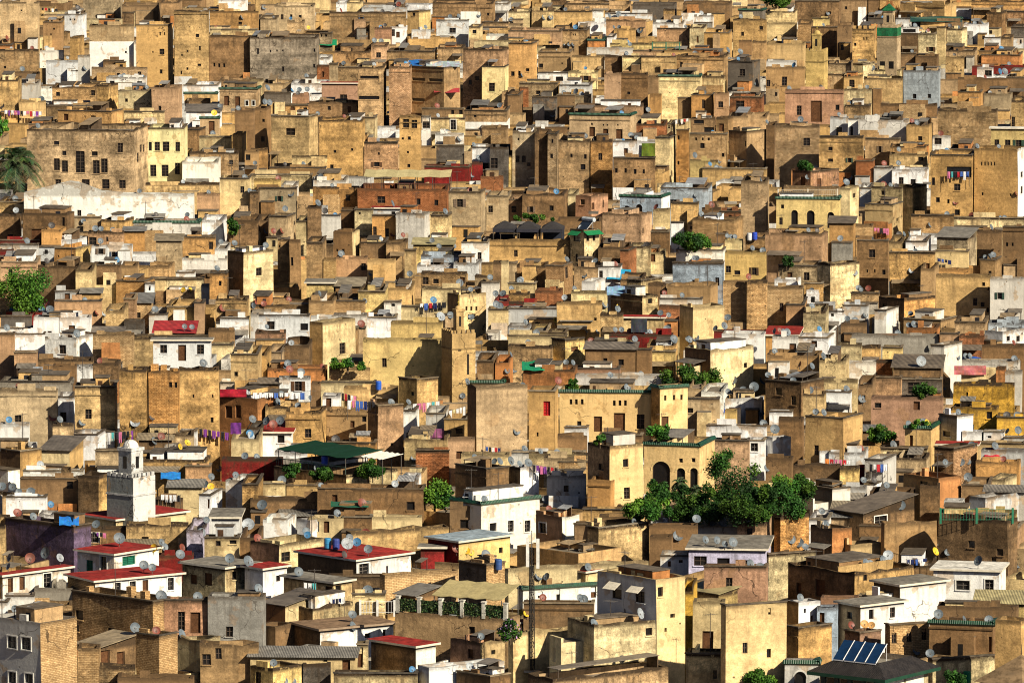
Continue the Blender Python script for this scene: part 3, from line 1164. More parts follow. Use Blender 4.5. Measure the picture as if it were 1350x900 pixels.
WCOL = {'g': (.01, .13, .075), 'r': (.45, .02, .02), 'd': (.10, .045, .02), 'w': (.05, .032, .02), 'h': (.7, .68, .62), 'a': (.06, .04, .03)}
def make_window(side, h, kind, u0, u1, z0, z1, tint, px):
    def P(u, d, z): return (u-h.wl, d, z) if side == 0 else (-d, u, z)
    def flip(ps): return ps
    fr = MB(); pn = MB(); w = u1-u0; hh = z1-z0; dp = .2
    mw = 'plaster'
    fr.face([P(u0, 0, z0), P(u1, 0, z0), P(u1, dp, z0), P(u0, dp, z0)], mw, tint, [(0, 3)]*4)
    fr.face([P(u0, dp, z1), P(u1, dp, z1), P(u1, 0, z1), P(u0, 0, z1)], mw, tint, [(0, 3)]*4)
    fr.face([P(u0, 0, z0), P(u0, dp, z0), P(u0, dp, z1), P(u0, 0, z1)], mw, tint, [(0, 3)]*4)
    fr.face([P(u1, dp, z0), P(u1, 0, z0), P(u1, 0, z1), P(u1, dp, z1)], mw, tint, [(0, 3)]*4)
    pm, pc = ('glass', DARK) if kind in 'wha' else ('wood' if kind == 'd' else 'paint', WCOL[kind])
    pn.face([P(u0, dp, z0), P(u1, dp, z0), P(u1, dp, z1), P(u0, dp, z1)], pm, pc, [(0, 0), (w, 0), (w, hh), (0, hh)])
    def bar(a0, a1, b0, b1, d0, d1, mat, c):
        ps = [P(a, d, b) for b in (b0, b1) for d in (d0, d1) for a in (a0, a1)]
        for f in ((0, 1, 5, 4), (1, 3, 7, 5), (3, 2, 6, 7), (2, 0, 4, 6), (4, 5, 7, 6), (2, 3, 1, 0)):
            fr.face([ps[i] for i in f], mat, c)
    fc = WCOL[kind] if kind != 'd' else (.08, .04, .02)
    if w > .45 and hh > .5:
        t = .07 if kind != 'h' else .11; e = .004
        d0, d1 = (dp-.09, dp-.004) if kind != 'h' else (-.05, .06)
        q = 0 if kind != 'h' else .1
        bar(u0-q+e, u0+t-q, z0+e-q, z1-e+q, d0, d1, 'paint', fc); bar(u1-t+q, u1-e+q, z0+e-q, z1-e+q, d0, d1, 'paint', fc)
        bar(u0+t-q, u1-t+q, z0+e-q, z0+t-q, d0, d1, 'paint', fc); bar(u0+t-q, u1-t+q, z1-t+q, z1-e+q, d0, d1, 'paint', fc)
        if kind in 'wh' and hh > .9 and w < 3:
            c2 = (.10, .07, .05) if kind == 'w' else (.16, .14, .12)
            bar((u0+u1)/2-.025, (u0+u1)/2+.025, z0+t, z1-t, dp-.06, dp-.01, 'paint', c2)
            k = max(1, int(hh/.55))
            for i in range(1, k+1): bar(u0+t, u1-t, z0+hh*i/(k+1)-.02, z0+hh*i/(k+1)+.02, dp-.075, dp-.012, 'paint', c2)
        if kind in 'gr':
            for i in range(1, 5): bar(u0+t, u1-t, z0+hh*i/5-.03, z0+hh*i/5+.01, dp-.05, dp-.01, 'paint', tuple(c*.6 for c in fc))
            bar((u0+u1)/2-.03, (u0+u1)/2+.03, z0+t, z1-t, dp-.08, dp-.01, 'paint', fc)
    if kind == 'w' and not h.key and .4 < w < 1.6 and hh > .7 and u0 > w*.6+.2 and random.random() < .14:
        sc_ = random.choice([(.10, .05, .025), (.03, .06, .045), (.05, .07, .11), (.14, .10, .07), (.08, .05, .03)])
        bar(u0-w*.52, u0-.02, z0, z1, -.06, -.012, 'wood', sc_); bar(u1+.02, u1+w*.52, z0, z1, -.06, -.012, 'wood', sc_)
    if kind in 'wh' and w > .6: bar(u0-.08, u1+.08, z0-.09, z0-.004, -.1, .1, 'plaster', tuple(min(.8, c*1.1) for c in tint))
    if kind == 'a':                                                           # arch head: spandrels fill the upper corners
        n = 8; rr = w/2; cz = z1-rr*1.0
        for sgn in (-1, 1):
            cu = (u0+u1)/2; corner = (u0 if sgn < 0 else u1)
            for i in range(n):
                a0, a1 = math.pi/2*i/n, math.pi/2*(i+1)/n
                p0 = (cu+sgn*rr*math.cos(a0), cz+rr*math.sin(a0)); p1 = (cu+sgn*rr*math.cos(a1), cz+rr*math.sin(a1))
                tri = [P(corner, .012, z1), P(p1[0], .012, p1[1]), P(p0[0], .012, p0[1])]
                fr.face(tri if sgn < 0 else tri[::-1], 'plaster', tint, [(0, 3)]*3)
        for i in range(12):                                                   # raised moulding round the arch
            a0, a1 = math.pi*i/12, math.pi*(i+1)/12
            for r0, r1 in ((rr+.02, rr+.16),):
                ps = [P((u0+u1)/2-math.cos(a)*r, -.04, cz+math.sin(a)*r) for a, r in ((a0, r0), (a1, r0), (a1, r1), (a0, r1))]
                fr.face(ps, 'plaster', tuple(min(.8, c*1.15) for c in tint), [(0, 3)]*4)
    return fr, pn

def make_house(h, rng, detail=True):
    wl, wr, zt, zr = h.wl, h.wr, h.zt, h.zr
    t0 = TINT[h.col]
    if h.col in 'OT' and not h.key: t0 = rng.choice([t0, t0, (.55, .31, .115), (.40, .255, .12), (.50, .375, .22), (.52, .32, .175), (.61, .42, .195), (.33, .205, .10)])
    if h.col in 'OTCDPE' and rng.random() < ((.28 if h.YB < 690 else .5) if not h.key else 0): h.s = True
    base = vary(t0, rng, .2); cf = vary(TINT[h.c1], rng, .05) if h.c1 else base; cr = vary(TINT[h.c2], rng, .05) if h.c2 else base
    bk = h.col in 'OT' and not h.key and rng.random() < .12
    def wmat(code): return 'brick' if code in 'BR' or bk else ('limewash_worn' if h.s else 'limewash') if code in 'WLQN' else ('stained' if h.s else 'plaster')
    mf, mr, m0 = wmat(h.c1 or h.col), wmat(h.c2 or h.col), wmat(h.col)
    h.tint = base
    slope = math.tan(R(9)) if h.tin else 0.
    h.coping = bool(h.par) and not h.gt and not h.cren and not h.prof and rng.random() < (.42 if not h.key else .3)
    rough = .03 if h.coping else .0 if (h.slab or h.tin or h.gt or h.cren) else (.22 if h.col in 'ODTB' or h.s else .09)
    off = rng.uniform(0, 500)
    prof = None
    if h.prof: prof = [(p.x, p.z) for p in (local_hit(h, X, Y, 0) for X, Y in h.prof)]
    def lift(x):
        if not prof: return 0.
        for (xa, za), (xb_, zb_) in zip(prof, prof[1:]):
            if x <= xb_: return max(0., za+(zb_-za)*max(0., (x-xa))/(xb_-xa)-zt)
        return max(0., prof[-1][1]-zt)
    def top(x, y): return lift(x)+zt+slope*y + (rough*noise.noise(Vector((x*.55+off, y*.55, 0)))*1.4 + rough*.7*noise.noise(Vector((x*2.1+off, y*2.1, 5))) if rough else 0)
    # openings
    holes = {0: [], 1: []}; wins = []
    wl_list = list(h.win)
    if not wl_list and detail and h.vis > 2.2 and wl > 4 and h.col not in 'KXV' and not h.gt and h.YB-h.YT > 18:
        for _ in range(rng.choice((0, 1, 1, 2, 3))):
            wl_list.append((rng.choice('wwwd') if h.vis < 4 else 'w', rng.uniform(h.X0+4, max(h.X0+5, h.XM-4)), rng.uniform(h.YT+7, h.YB-6), rng.uniform(.45, .8)*h.sc, rng.uniform(.55, 1.1)*h.sc))
    for kind, wx, wy, ww, wh in wl_list:
        side = 0 if wx <= h.XM else 1
        p = local_hit(h, wx, wy, side)
        cu = p.x+wl if side == 0 else p.y; W = wl if side == 0 else wr
        hw = ww/h.sc/(math.cos(h.th_r) if side == 0 else max(.12, math.sin(h.th_r)))/2; hz = wh/h.sc/2
        if side == 1: hw = min(hw, .9)
        if side == 0 and h.th_r > .9: hw = min(hw, 1.2)
        u0, u1 = max(.12, cu-hw), min(W-.12, cu+hw); z0, z1 = p.z-hz, min(p.z+hz, zt-.25 + (slope*0))
        if u1-u0 < .15 or z1-z0 < .15: continue
        if any(u0 < b+.14 and u1 > a-.14 and z0 < d+.14 and z1 > c-.14 for a, b, c, d in holes[side]): continue
        holes[side].append((u0, u1, z0, z1)); wins.append((side, kind, u0, u1, z0, z1, max(ww, wh)))
    W = MB(); amp = (rng.uniform(.45, 1.3),)
    def run(L, hl=()):
        n = max(1, int(L/1.1)) if rough else 1
        us = {0., L} | {round(L*i/n, 4) for i in range(n+1)}
        for a, b, _, _ in hl: us |= {a, b}
        return sorted(us)
    xb = h.wb and local_hit(h, h.XM, h.wb, 0).z
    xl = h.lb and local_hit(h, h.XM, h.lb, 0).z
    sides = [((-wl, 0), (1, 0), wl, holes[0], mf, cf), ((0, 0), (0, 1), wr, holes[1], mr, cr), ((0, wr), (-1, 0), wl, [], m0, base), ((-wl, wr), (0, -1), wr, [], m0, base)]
    uo = rng.uniform(0, 60)
    for k, (p0, ud, L, hl, mat, tint) in enumerate(sides):
        us = run(L, hl); zs = {0., zt-.24}
        for _, _, a, b in hl: zs |= {a, b}
        if xb and 0 < xb < zt-.3: zs.add(xb)
        if xl and 0 < xl < zt-.3: zs.add(xl)
        zs = sorted(zs)
        for i in range(len(us)-1):
            a, b = us[i], us[i+1]
            if b-a < 1e-5: continue
            A = (p0[0]+ud[0]*a, p0[1]+ud[1]*a); Bq = (p0[0]+ud[0]*b, p0[1]+ud[1]*b)
            for j in range(len(zs)):
                c = zs[j]; last = j == len(zs)-1
                if not last:
                    d = zs[j+1]
                    if d-c < 1e-5: continue
                    um, zm = (a+b)/2, (c+d)/2
                    if any(x0 < um < x1 and y0 < zm < y1 for x0, x1, y0, y1 in hl): continue
                    da = db = d
                else:
                    da, db = top(*A), top(*Bq); zm = c
                tt = tint
                if xb and zm < xb: tt = TINT['W']
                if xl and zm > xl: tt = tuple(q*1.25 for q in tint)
                W.face([(*A, c), (*Bq, c), (*Bq, db), (*A, da)], 'limewash' if xb and zm < xb else mat, tuple(tt[:3])+amp, [(uo+a, zt-c), (uo+b, zt-c), (uo+b, zt-db+.0), (uo+a, zt-da)])
        uo += L
    parts = []
    if h.par:
        t = .28 if min(wl, wr) > 1.6 else .12
        for (p0, ud, L, hl, mat, tint) in sides:
            us = run(L)
            for i in range(len(us)-1):
                A = (p0[0]+ud[0]*us[i], p0[1]+ud[1]*us[i]); Bq = (p0[0]+ud[0]*us[i+1], p0[1]+ud[1]*us[i+1])
                def inn(p): return (min(-t, max(-wl+t, p[0])), min(wr-t, max(t, p[1])))
                Ai, Bi = inn(A), inn(Bq); za, zb = top(*A), top(*Bq)
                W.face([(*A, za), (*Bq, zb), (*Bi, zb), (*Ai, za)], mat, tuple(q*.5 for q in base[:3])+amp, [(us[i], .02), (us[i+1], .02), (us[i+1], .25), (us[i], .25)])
                W.face([(*Bi, zr), (*Ai, zr), (*Ai, za), (*Bi, zb)], mat, tuple(base[:3])+amp, [(us[i], h.par), (us[i+1], h.par), (us[i+1], 0), (us[i], 0)])
        rf = MB(); rc = vary(rng.choice([(.20, .16, .115), (.16, .13, .10), (.24, .19, .14), (.15, .135, .115), (.30, .25, .18)]), rng)
        rf.face([(-wl+t, t, zr), (-t, t, zr), (-t, wr-t, zr), (-wl+t, wr-t, zr)], 'roofing', rc)
        parts.append(('roof', rf, []))
    elif h.slab:
        o = .32; rf = MB()
        rf.box(-wl-o, o, -o, wr+o, zt-.02, zt+.17, 'paint', (.66, .6, .48) if h.slab != 'brown' else (.3, .22, .15), 'roofing', ROOFC[h.slab])
        parts.append(('roof', rf, []))
    else:
        o = .3; rf = MB(); c = vary(rng.choice([(.19, .18, .165), (.22, .205, .18), (.26, .21, .14), (.15, .125, .10)]), rng)
        if h.col == 'X': c = (.34, .03, .03)
        if h.col == 'Y': c = (.36, .31, .16)
        rf.slab([(-wl-o, -o, zt-slope*o+.08), (o, -o, zt-slope*o+.08), (o, wr+o, zt+slope*(wr+o)+.08), (-wl-o, wr+o, zt+slope*(wr+o)+.08)], .06, 'tin', c)
        parts.append(('roof', rf, []))
    parts.insert(0, ('wall', W, []))
    for side, kind, u0, u1, z0, z1, px in wins:
        fr, pn = make_window(side, h, kind, u0, u1, z0, z1, cf if side == 0 else cr, px)
        if px > 7: parts.append(('door' if kind == 'd' else 'window', fr, [('panel' if kind in 'dgr' else 'pane', pn)]))
        else:
            fr.extend(pn, Matrix()); parts.append(('door' if kind == 'd' else 'window', fr, []))
    if h.gt:
        c = MB(); o = .17
        for (ax, ay, bx, by, nx, ny) in ((-wl-o, 0, o, 0, 0, -1), (0, -o, 0, wr+o, 1, 0)):
            q = [(ax+nx*o, ay+ny*o, zt-.16), (bx+nx*o, by+ny*o, zt-.16), (bx-nx*.02, by-ny*.02, zt+.14), (ax-nx*.02, ay-ny*.02, zt+.14)]
            L = math.hypot(bx-ax, by-ay)
            c.face(q, 'tile', GREEN, [(0, 0), (L, 0), (L, .6), (0, .6)])
            c.face([(ax, ay, zt-.34), (bx, by, zt-.34), q[1], q[0]], 'paint', (.10, .12, .08))
            c.face([q[3], q[2], (bx-nx*.5, by-ny*.5, zt+.03), (ax-nx*.5, ay-ny*.5, zt+.03)], 'tile', GREEN, [(0, 0), (L, 0), (L, .5), (0, .5)])
        parts.append(('tiled_cornice', c, []))
    if h.cor:
        c = MB(); c.box(-wl-.15, .15, -.18, -.004, zt-.55, zt-.3, 'plaster', tuple(q*.6 for q in base)); parts.append(('cornice', c, []))
    if h.cren:
        n = max(3, int(wl/.9))
        for i in range(n): c = MB(); c.box(-wl+wl*(i+.15)/n, -wl+wl*(i+.75)/n, .003, .26, zt-.05, zt+.55, m0, base); parts.append(('merlon', c, []))
        n = max(2, int(wr/.9))
        for i in range(n): c = MB(); c.box(-.26, -.003, wr*(i+.15)/n+.28, wr*(i+.75)/n+.28, zt-.05, zt+.55, m0, base); parts.append(('merlon', c, []))
    # lean-to annexes against the front, raised bits of parapet, rooms, sheds and flues on the roof
    def free(x0, x1, z0, z1): return not any(x0+wl < b+.2 and x1+wl > a-.2 and z0 < d+.2 and z1 > c-.2 for a, b, c, d in holes[0])
    plain = not (h.slab or h.tin or h.gt or h.cren or h.prof)
    wc = 'OOTTCDWEB'
    if wl > 3.4 and h.vis > 1.8 and not h.key and h.col not in 'X':
        for _ in range(1+(wl > 8)):
            if rng.random() > .55: continue
            w = wl*rng.uniform(.22, .5); x = rng.uniform(-wl+.1, -w-.1); z = zt-h.vis*rng.uniform(.25, .75); d_ = rng.uniform(.8, 2.4)
            if not free(x, x+w, zt-h.vis-3, z+.4): continue
            cc = rng.choice(wc); ct = base if rng.random() < .4 else vary(TINT[cc], rng, .2); c = MB()
            c.box(x, x+w, -d_, -.003, 0, z, m0 if ct is base else wmat(cc), ct, 'roofing', (.18, .15, .11))
            if rng.random() < .5: c.box(x, x+w, -d_, -d_+.22, z+.002, z+rng.uniform(.3, .8), m0 if ct is base else wmat(cc), ct)
            if rng.random() < .5 and w > 1.6:
                q = rng.uniform(.4, .8); xx = x+rng.uniform(.25, w-q-.25); c.box(xx, xx+q, -d_-.012, -d_+.1, z-rng.uniform(1.6, 2.0), z-.6, 'glass', DARK)
            parts.append(('annex', c, []))
    if h.vis > 1.3 and wl > 2.0 and h.YT > -5 and h.YB < 800 and not h.key:
        x = -wl+rng.uniform(0, .6)
        while x < -.7:
            w = min(rng.uniform(1.2, 5.0), -.05-x); z = zt-h.vis+rng.uniform(-.25, min(1.15, h.vis*.42)); d_ = rng.uniform(1.0, 2.6)
            if w > .5 and rng.random() < .62 and free(x, x+w, zt-h.vis-4, z+.3):
                cc = rng.choice('OOTTCDWWBLEG'); ct = vary(TINT[cc], rng, .22); c = MB(); k = rng.random()
                if k < .7:
                    c.box(x, x+w, -d_, -.004, 0, z, wmat(cc), ct, 'roofing', vary((.17, .14, .10), rng, .25))
                    if k > .3: c.box(x-.08, x+w+.08, -d_-.14, -.006, z+.001, z+.09, 'roofing', vary((.10, .08, .06), rng, .3))
                    else: c.box(x, x+w, -d_, -d_+.2, z+.002, z+rng.uniform(.2, .5), wmat(cc), ct)
                    if rng.random() < .5 and w > 1.1: q = rng.uniform(.35, .6); xx = x+rng.uniform(.2, w-q-.2); c.box(xx, xx+q, -d_-.012, -d_+.1, z-rng.uniform(.9, 1.5), z-.35, 'glass', DARK)
                else:
                    c.slab([(x, -d_, z), (x+w, -d_, z), (x+w, -.01, z+.35), (x, -.01, z+.35)], .06, 'tin', vary(rng.choice([(.2, .18, .15), (.13, .11, .09), (.27, .2, .12)]), rng, .25))
                    for px_ in (x+.1, x+w-.1): c.tube((px_, -d_+.1, 0), (px_, -d_+.1, z-.03), .06, .06, 'wood', (.08, .05, .03), 5)
                parts.append(('lean_to', c, []))
            x += w+rng.uniform(0, 1.2)
    if plain and wl > 2.6:
        for _ in range(rng.choice((0, 1, 1, 2)) if not h.key else rng.choice((0, 0, 1))):
            w = wl*rng.uniform(.12, .45); x = rng.uniform(-wl+.02, -w-.02); c = MB()
            c.box(x, x+w, .004, rng.uniform(.2, .3), zt-.3, zt+rng.uniform(.2, .75), m0, base); parts.append(('raised_parapet', c, []))
    if h.par and wl > 3 and wr > 2.2 and h.YT > 10:
        for _ in range(rng.choice((1, 2, 2, 3)) if wl < 7 else rng.choice((2, 3, 4))):
            c = MB(); k = rng.random(); y0 = min(rng.uniform(.5, 1.6), wr-1.3)
            if k < .18:
                x = rng.uniform(-wl*.75, -wl*.25); c.box(x, x+.22, .3, wr-.3, zr, zt+rng.uniform(-.15, .45), m0, vary(base, rng, .2)); parts.append(('dividing_wall', c, []))
            elif k < .42:
                x = rng.uniform(-wl+.5, -1.1); w = rng.uniform(.4, .9); c.box(x, x+w, y0, y0+.6, zr, zt+rng.uniform(.1, .8), m0, vary(base, rng, .25)); parts.append(('chimney', c, []))
            elif k < .66:
                q = rng.uniform(1.3, min(3.2, wl*.45)); x = rng.uniform(-wl+.3, -q-.3); z = zt+rng.uniform(.1, .9); y1 = wr-.32
                c.slab([(x, y0, z), (x+q, y0, z), (x+q, y1, z+.3), (x, y1, z+.3)], .05, 'tin', vary(rng.choice([(.22, .2, .17), (.15, .13, .11), (.26, .19, .11), (.3, .3, .3)]), rng, .25))
                for px_ in (x+.12, x+q-.12): c.tube((px_, y0+.1, zr), (px_, y0+.1, z-.03), .05, .05, 'paint', (.08, .06, .045), 5)
                c.box(x+.05, x+q-.05, y1-.2, y1-.1, zr, z+.22, 'plaster', vary((.16, .11, .07), rng, .2)); parts.append(('lean_to', c, []))
            else:
                w = rng.uniform(1.3, max(1.5, wl*.6)); x = rng.uniform(-wl+.3, max(-wl+.31, -w-.3)); z = zt+rng.uniform(.15, 1.0)
                cc = rng.choice('WCOTLDEW'); c.box(x, x+w, y0, max(y0+.8, wr-.31), zr, z, wmat(cc), vary(TINT[cc], rng, .15), 'roofing', vary((.16, .13, .10), rng, .2)); c.box(x-.1, x+w+.1, y0-.14, max(y0+.8, wr-.31)-.01, z+.001, z+.08, 'roofing', vary((.11, .09, .07), rng, .3))
                if w > 1.2: q = rng.uniform(.4, .7); xx = x+rng.uniform(.15, w-q-.15); c.box(xx, xx+q, y0-.012, y0+.1, zr+.1, z-.35, 'wood', rng.choice([DARK, (.06, .03, .015), (.02, .02, .025)]))
                parts.append(('roof_room', c, []))
    if h.coping:
        cc = vary(rng.choice([(.10, .075, .05), (.13, .10, .07), (.08, .065, .05), (.2, .16, .11)]), rng, .2); c = MB(); c.box(-wl-.07, .07, -.09, .24, zt-.03, zt+.09, 'roofing', cc); c.box(-.24, .075, .245, wr+.05, zt-.03, zt+.085, 'roofing', cc); parts.append(('coping', c, []))
    if detail and not h.cor and h.col in 'OTDC' and h.vis > 2.5 and h.par and rng.random() < .35:
        c = MB(); z = zt-rng.uniform(.55, 1.1); q = tuple(v*.55 for v in base); c.box(-wl-.08, -.002, -.10, -.004, z, z+.14, 'plaster', q); parts.append(('ledge', c, []))
    lean = .13 if not (h.slab or h.tin or h.gt) else .04; o1 = Vector((off, 3.1, 0)); o2 = Vector((7.7, off, 0))
    for nm, mb, subs in parts:
        for m_ in [mb]+[q[1] for q in subs]:
            for p in m_.v:
                q = Vector((p.x*.21, p.y*.21, p.z*.13)); f = min(1., max(0., p.z/zt))
                p.x += lean*f*noise.noise(q+o1)*1.6; p.y += lean*f*noise.noise(q+o2)*1.6
    h.parts = parts
# ------------------------------------------------------------------ landmarks: phrase others are placed by, full label
LM = {
 'mansion': ('large old mansion', 'large old tan mansion with tall dark openings and an upper block beside the date palm'),
 'lime': ('lime-yellow house', 'lime-yellow house with a row of square windows over a maroon ground storey'),
 'greyparlour': ('white-framed brown house', 'brown house with dark green tiled eave and white-framed doors and windows'),
 'yellowsided': ('yellow-sided turret', 'ochre turret house with one small window and a bright yellow side'),
 'greyblock': ('bare grey-brown block', 'big bare grey-brown rendered block with a few tiny windows'),
 'slotted': ('slit-windowed block', 'brown rendered block with two long horizontal slit windows'),
 'buttress': ('buttressed ochre house', 'plain ochre house wall below the slit-windowed blocks with three tiny windows'),
 'bricktower': ('narrow ochre turret', 'narrow ochre turret with two big upper windows and four small holes'),
 'plainyellow': ('blank yellow house', 'blank pale yellow house with a green tiled edge and no windows'),
 'greentop': ('three-door house', 'tan house with green tiled edge, three dark doors and tiny square windows'),
 'twinblock': ('tall tan cube house', 'tall tan cube house with three small windows below the green-edged house'),
 'bigbrown': ('dark brown block', 'dark brown block with a small row of windows at the top edge'),
 'crenel': ('crenellated wall', 'ochre house with a crenellated top beside the green-banded minaret'),
 'bigwhite': ('big bluish-white wall', 'house with a big bluish-white wall crossed by a diagonal shadow'),
 'pink': ('pink house', 'pink house with flat dark cornice and one tall dark doorway'),
 'redbrickwall': ('reddish windowless wall', 'long house of reddish brick with no windows below the bluish-white wall'),
 'paletower': ('tall pale tower', 'tall pale ochre tower house with a row of five slots and white side'),
 'longwhite': ('long whitewashed wall', 'long whitewashed house wall streaked with ochre stains below the mansion'),
 'blindcream': ('pale cube house', 'tall pale cube house with one small window and a shaded brown side'),
 'lowbrick': ('brick corner house', 'low sandy brick corner house in front of the leafy tree'),
 'stripedterrace': ('red brick terrace house', 'red brick house with three windows under a striped roof-terrace canopy'),
 'palegrey': ('pale grey blank cube', 'pale grey rendered cube house without windows'),
 'creamcorner': ('cream corner house', 'cream corner house with white lower wall and one dark barred window'),
 'salmon': ('salmon pink house', 'small salmon pink house with a dark square window'),
 'villa': ('pale arched villa', 'pale blue-grey villa with green tiled edge and two arched windows'),
 'brownblock': ('plain brown block', 'plain brown windowless block above the weedy green patch'),
 'tentwall': ('dark tent terrace', 'long ochre terrace house carrying dark tent roofs'),
 'turret': ('green-awned turret', 'cream turret house with green window awnings and arched lower windows'),
 'bluewalled': ('bluish house', 'bluish plastered house with one dark door and a wide diagonal shadow'),
 'tallbrick': ('tall bare brick house', 'tall sandy brick house with bare walls below the yellow wall'),
 'smallcube': ('small cream cube', 'small cream cube house with one square window below the blue tarpaulins'),
 'threearch': ('three-arched yellow house', 'yellow house with three tall arched windows under a green cornice'),
 'laundrywindow': ('tall stained house', 'tall stained ochre house with scattered windows and an opening full of washing'),
 'broadochre': ('broad plain ochre house', 'broad plain ochre house with five small windows low on one end'),
 'portico': ('white portico house', 'white roof-top house with two windows, a tall dark door and grey roof slab'),
 'bastion': ('ochre bastion house', 'high ochre bastion house with narrow slots and a small low window'),
 'orange': ('orange house', 'bright orange house with two brown doors beside the bastion'),
 'maroon': ('maroon walled terrace', 'low maroon painted terrace house in front of hanging purple cloth'),
 'yellowwall': ('big yellow wall', 'house with a big blank yellow wall beside the square brick minaret'),
 'stoneblock': ('tall stone block', 'tall windowless stone block house beside the palace'),
 'awninghouse': ('green awning terrace', 'house with white stained wall under a long green terrace awning'),
 'gleaming': ('gleaming white house', 'gleaming white house with tall grey shuttered windows and green tiled edge'),
 'redshutter': ('red-shuttered house', 'tan house with one closed bright red shutter'),
 'palace': ('yellow palace', 'long yellow palace with ornate lattice windows and green tiled eave'),
 'arcade': ('arcaded courtyard house', 'courtyard house with tall dark arches and round holes under a green eave'),
 'pinkishwall': ('broad pinkish wall', 'house with a broad pinkish bare wall and rounded edge'),
 'amber': ('amber yellow house', 'bright amber yellow house with one dark door and small slot'),
 'ruinwall': ('crumbling ochre wall', 'tall house with a crumbling ochre wall and broken top'),
 'litten': ('small green-roofed house', 'small ochre house with weeds on its green tiled roof and a narrow door'),
 'rustblock': ('rust-brown block', 'rust-brown windowless block house with ragged top'),
 'purple': ('purple wall', 'house with a long purple painted wall'),
 'grilled': ('barred cream house', 'cream house with two small barred windows beside a lavender wall'),
 'greenshutter': ('green-shuttered house', 'white house with red roof slab and bright green shutters'),
 'leftredroof': ('yellow-white house', 'yellow and white house with red roof slab and white-framed windows at the edge'),
 'longredroof': ('long white house', 'long white house with red roof slab and patterned window grilles'),
 'darkbrick': ('dark brick side wall', 'long house with bare brick walls, dark shaded side below the red roofs'),
 'cornerblue': ('pale grey corner house', 'pale grey corner house with four white windows and a bare block side wall'),
 'tinshed': ('tin-roofed loggia', 'brick house with grey tin roof over a dark recessed loggia'),
 'greyrender': ('grey rendered block', 'blank grey cement-rendered block house'),
 'yardwall': ('long ochre yard wall', 'long ochre yard wall house with one whitewashed end'),
 'blueroof': ('broad blue-grey roof', 'yellow and crimson house under a broad blue-grey roof slab'),
 'stainedred': ('stained red-roofed house', 'white house with red roof slab and a stained dark side wall'),
 'sandybrick': ('sandy brick yard wall', 'house with a long bare sandy brick wall'),
 'balustrade': ('balustraded terrace', 'pinkish terrace house with white balustrade posts and green hedge panels'),
 'bigtin': ('wide rusty tin roof', 'low cream house under a wide rusty tin roof'),
 'whiteparapet': ('white parapet house', 'low house with a long white parapet wall and dark side'),
 'longcream': ('long cream ramp wall', 'long stained cream wall house behind the antenna mast'),
 'lavender': ('lavender house', 'lavender house with three dark windows and a flat roof full of dishes'),
 'tallcream': ('tall cream house', 'tall cream house with shaded grey side and white window awnings'),
 'bluebench': ('white terrace house', 'low white house with green tiled edge and window shutters'),
 'bottomroof': ('broad bottom roof', 'broad cream house with a deep parapet and flat roof at the bottom edge'),
 'bluedado': ('shaded cream house', 'cream shaded house with one tall dark door between two tall neighbours'),
 'tanblock': ('smooth tan block', 'tall smooth tan block house with three small brown windows'),
 'grillhouse': ('white-grilled house', 'dark tin-roofed house with a wide white window grille'),
 'darkretaining': ('dark retaining wall', 'terrace house with a high dark weathered wall and yellow rooftop'),
 'longflat': ('long flat-roofed house', 'long low house with dark doors on its shaded side and bare flat roof'),
 'corniced': ('white corniced house', 'white house with broad white cornice slab and two wide windows'),
 'patchedochre': ('patched ochre wall', 'amber-brown house wall with large grey patches'),
 'twowindow': ('two-windowed cream house', 'cream house with two dark windows under a grey roof slab'),
 'smoothtan': ('smooth tan tower', 'smooth tan windowless tower house beside the brick building'),
}
PLACES = {}                                             # phrase -> pixel, filled with houses and special things
rng = random.Random(5)
houses = []
for tile, txt in HOUSES.items():
    for line in txt.strip().split('\n'):
        h = parse(line, tile); h.id = len(houses); houses.append(h)
def roof_gap(a):                                        # pixel rows of roof seen above a front wall: up to the foot of whatever stands behind
    best = 26.
    for b in houses:
        if b is a or b.YT >= a.YT-1 or b.YB > a.YT+14: continue
        ov = min(a.X1, b.X1)-max(a.X0, b.X0)
        if ov > .2*min(a.X1-a.X0, b.X1-b.X0) and ov > 3: best = min(best, max(0., a.YT-b.YB))
    return best
for h in houses: h.gap = roof_gap(h)
for h in houses: house_geometry(h, rng)
for h in houses:
    if h.key: PLACES[LM[h.key][0]] = ((max(0, h.X0)+min(1350, h.X1))/2, (max(0, h.YT)+min(900, h.YB))/2)
PLACES.update({'brick minaret': (606, 440), 'white minaret': (172, 620), 'green-banded minaret': (1170, 70), 'yellow minaret': (1075, 85),
  'date palm': (25, 222), 'leafy tree': (38, 375), 'courtyard tree': (965, 625), 'antenna mast': (700, 790), 'solar-panel pavilion': (1150, 870)})
order = sorted(houses, key=lambda h: -(h.area + (1e6 if h.key else 0)))
N_IND = 300
for i, h in enumerate(order): h.ind = i < N_IND
for h in houses: make_house(h, rng, detail=h.ind)

# ------------------------------------------------------------------ saying where a thing is
used_labels = set()
def place_of(px, py, skip=None):
    best = None
    for ph, (x, y) in PLACES.items():
        if ph == skip: continue
        d = math.hypot(px-x, (py-y)*1.35)
        if best is None or d < best[0]: best = (d, ph, x, y)
    d, ph, x, y = best
    dx, dy = px-x, (py-y)*1.6
    if d < 14: rel = 'at'
    elif abs(dx) > abs(dy): rel = 'right of' if dx > 0 else 'left of'
    else: rel = 'below' if dy > 0 else 'above'
    return rel, ph, d
ORD = ['', 'second ', 'third ', 'fourth ', 'fifth ', 'sixth ', 'seventh ', 'eighth ', 'ninth ', 'tenth ', 'eleventh ', 'twelfth ']
def short_phrase(ph): return ph

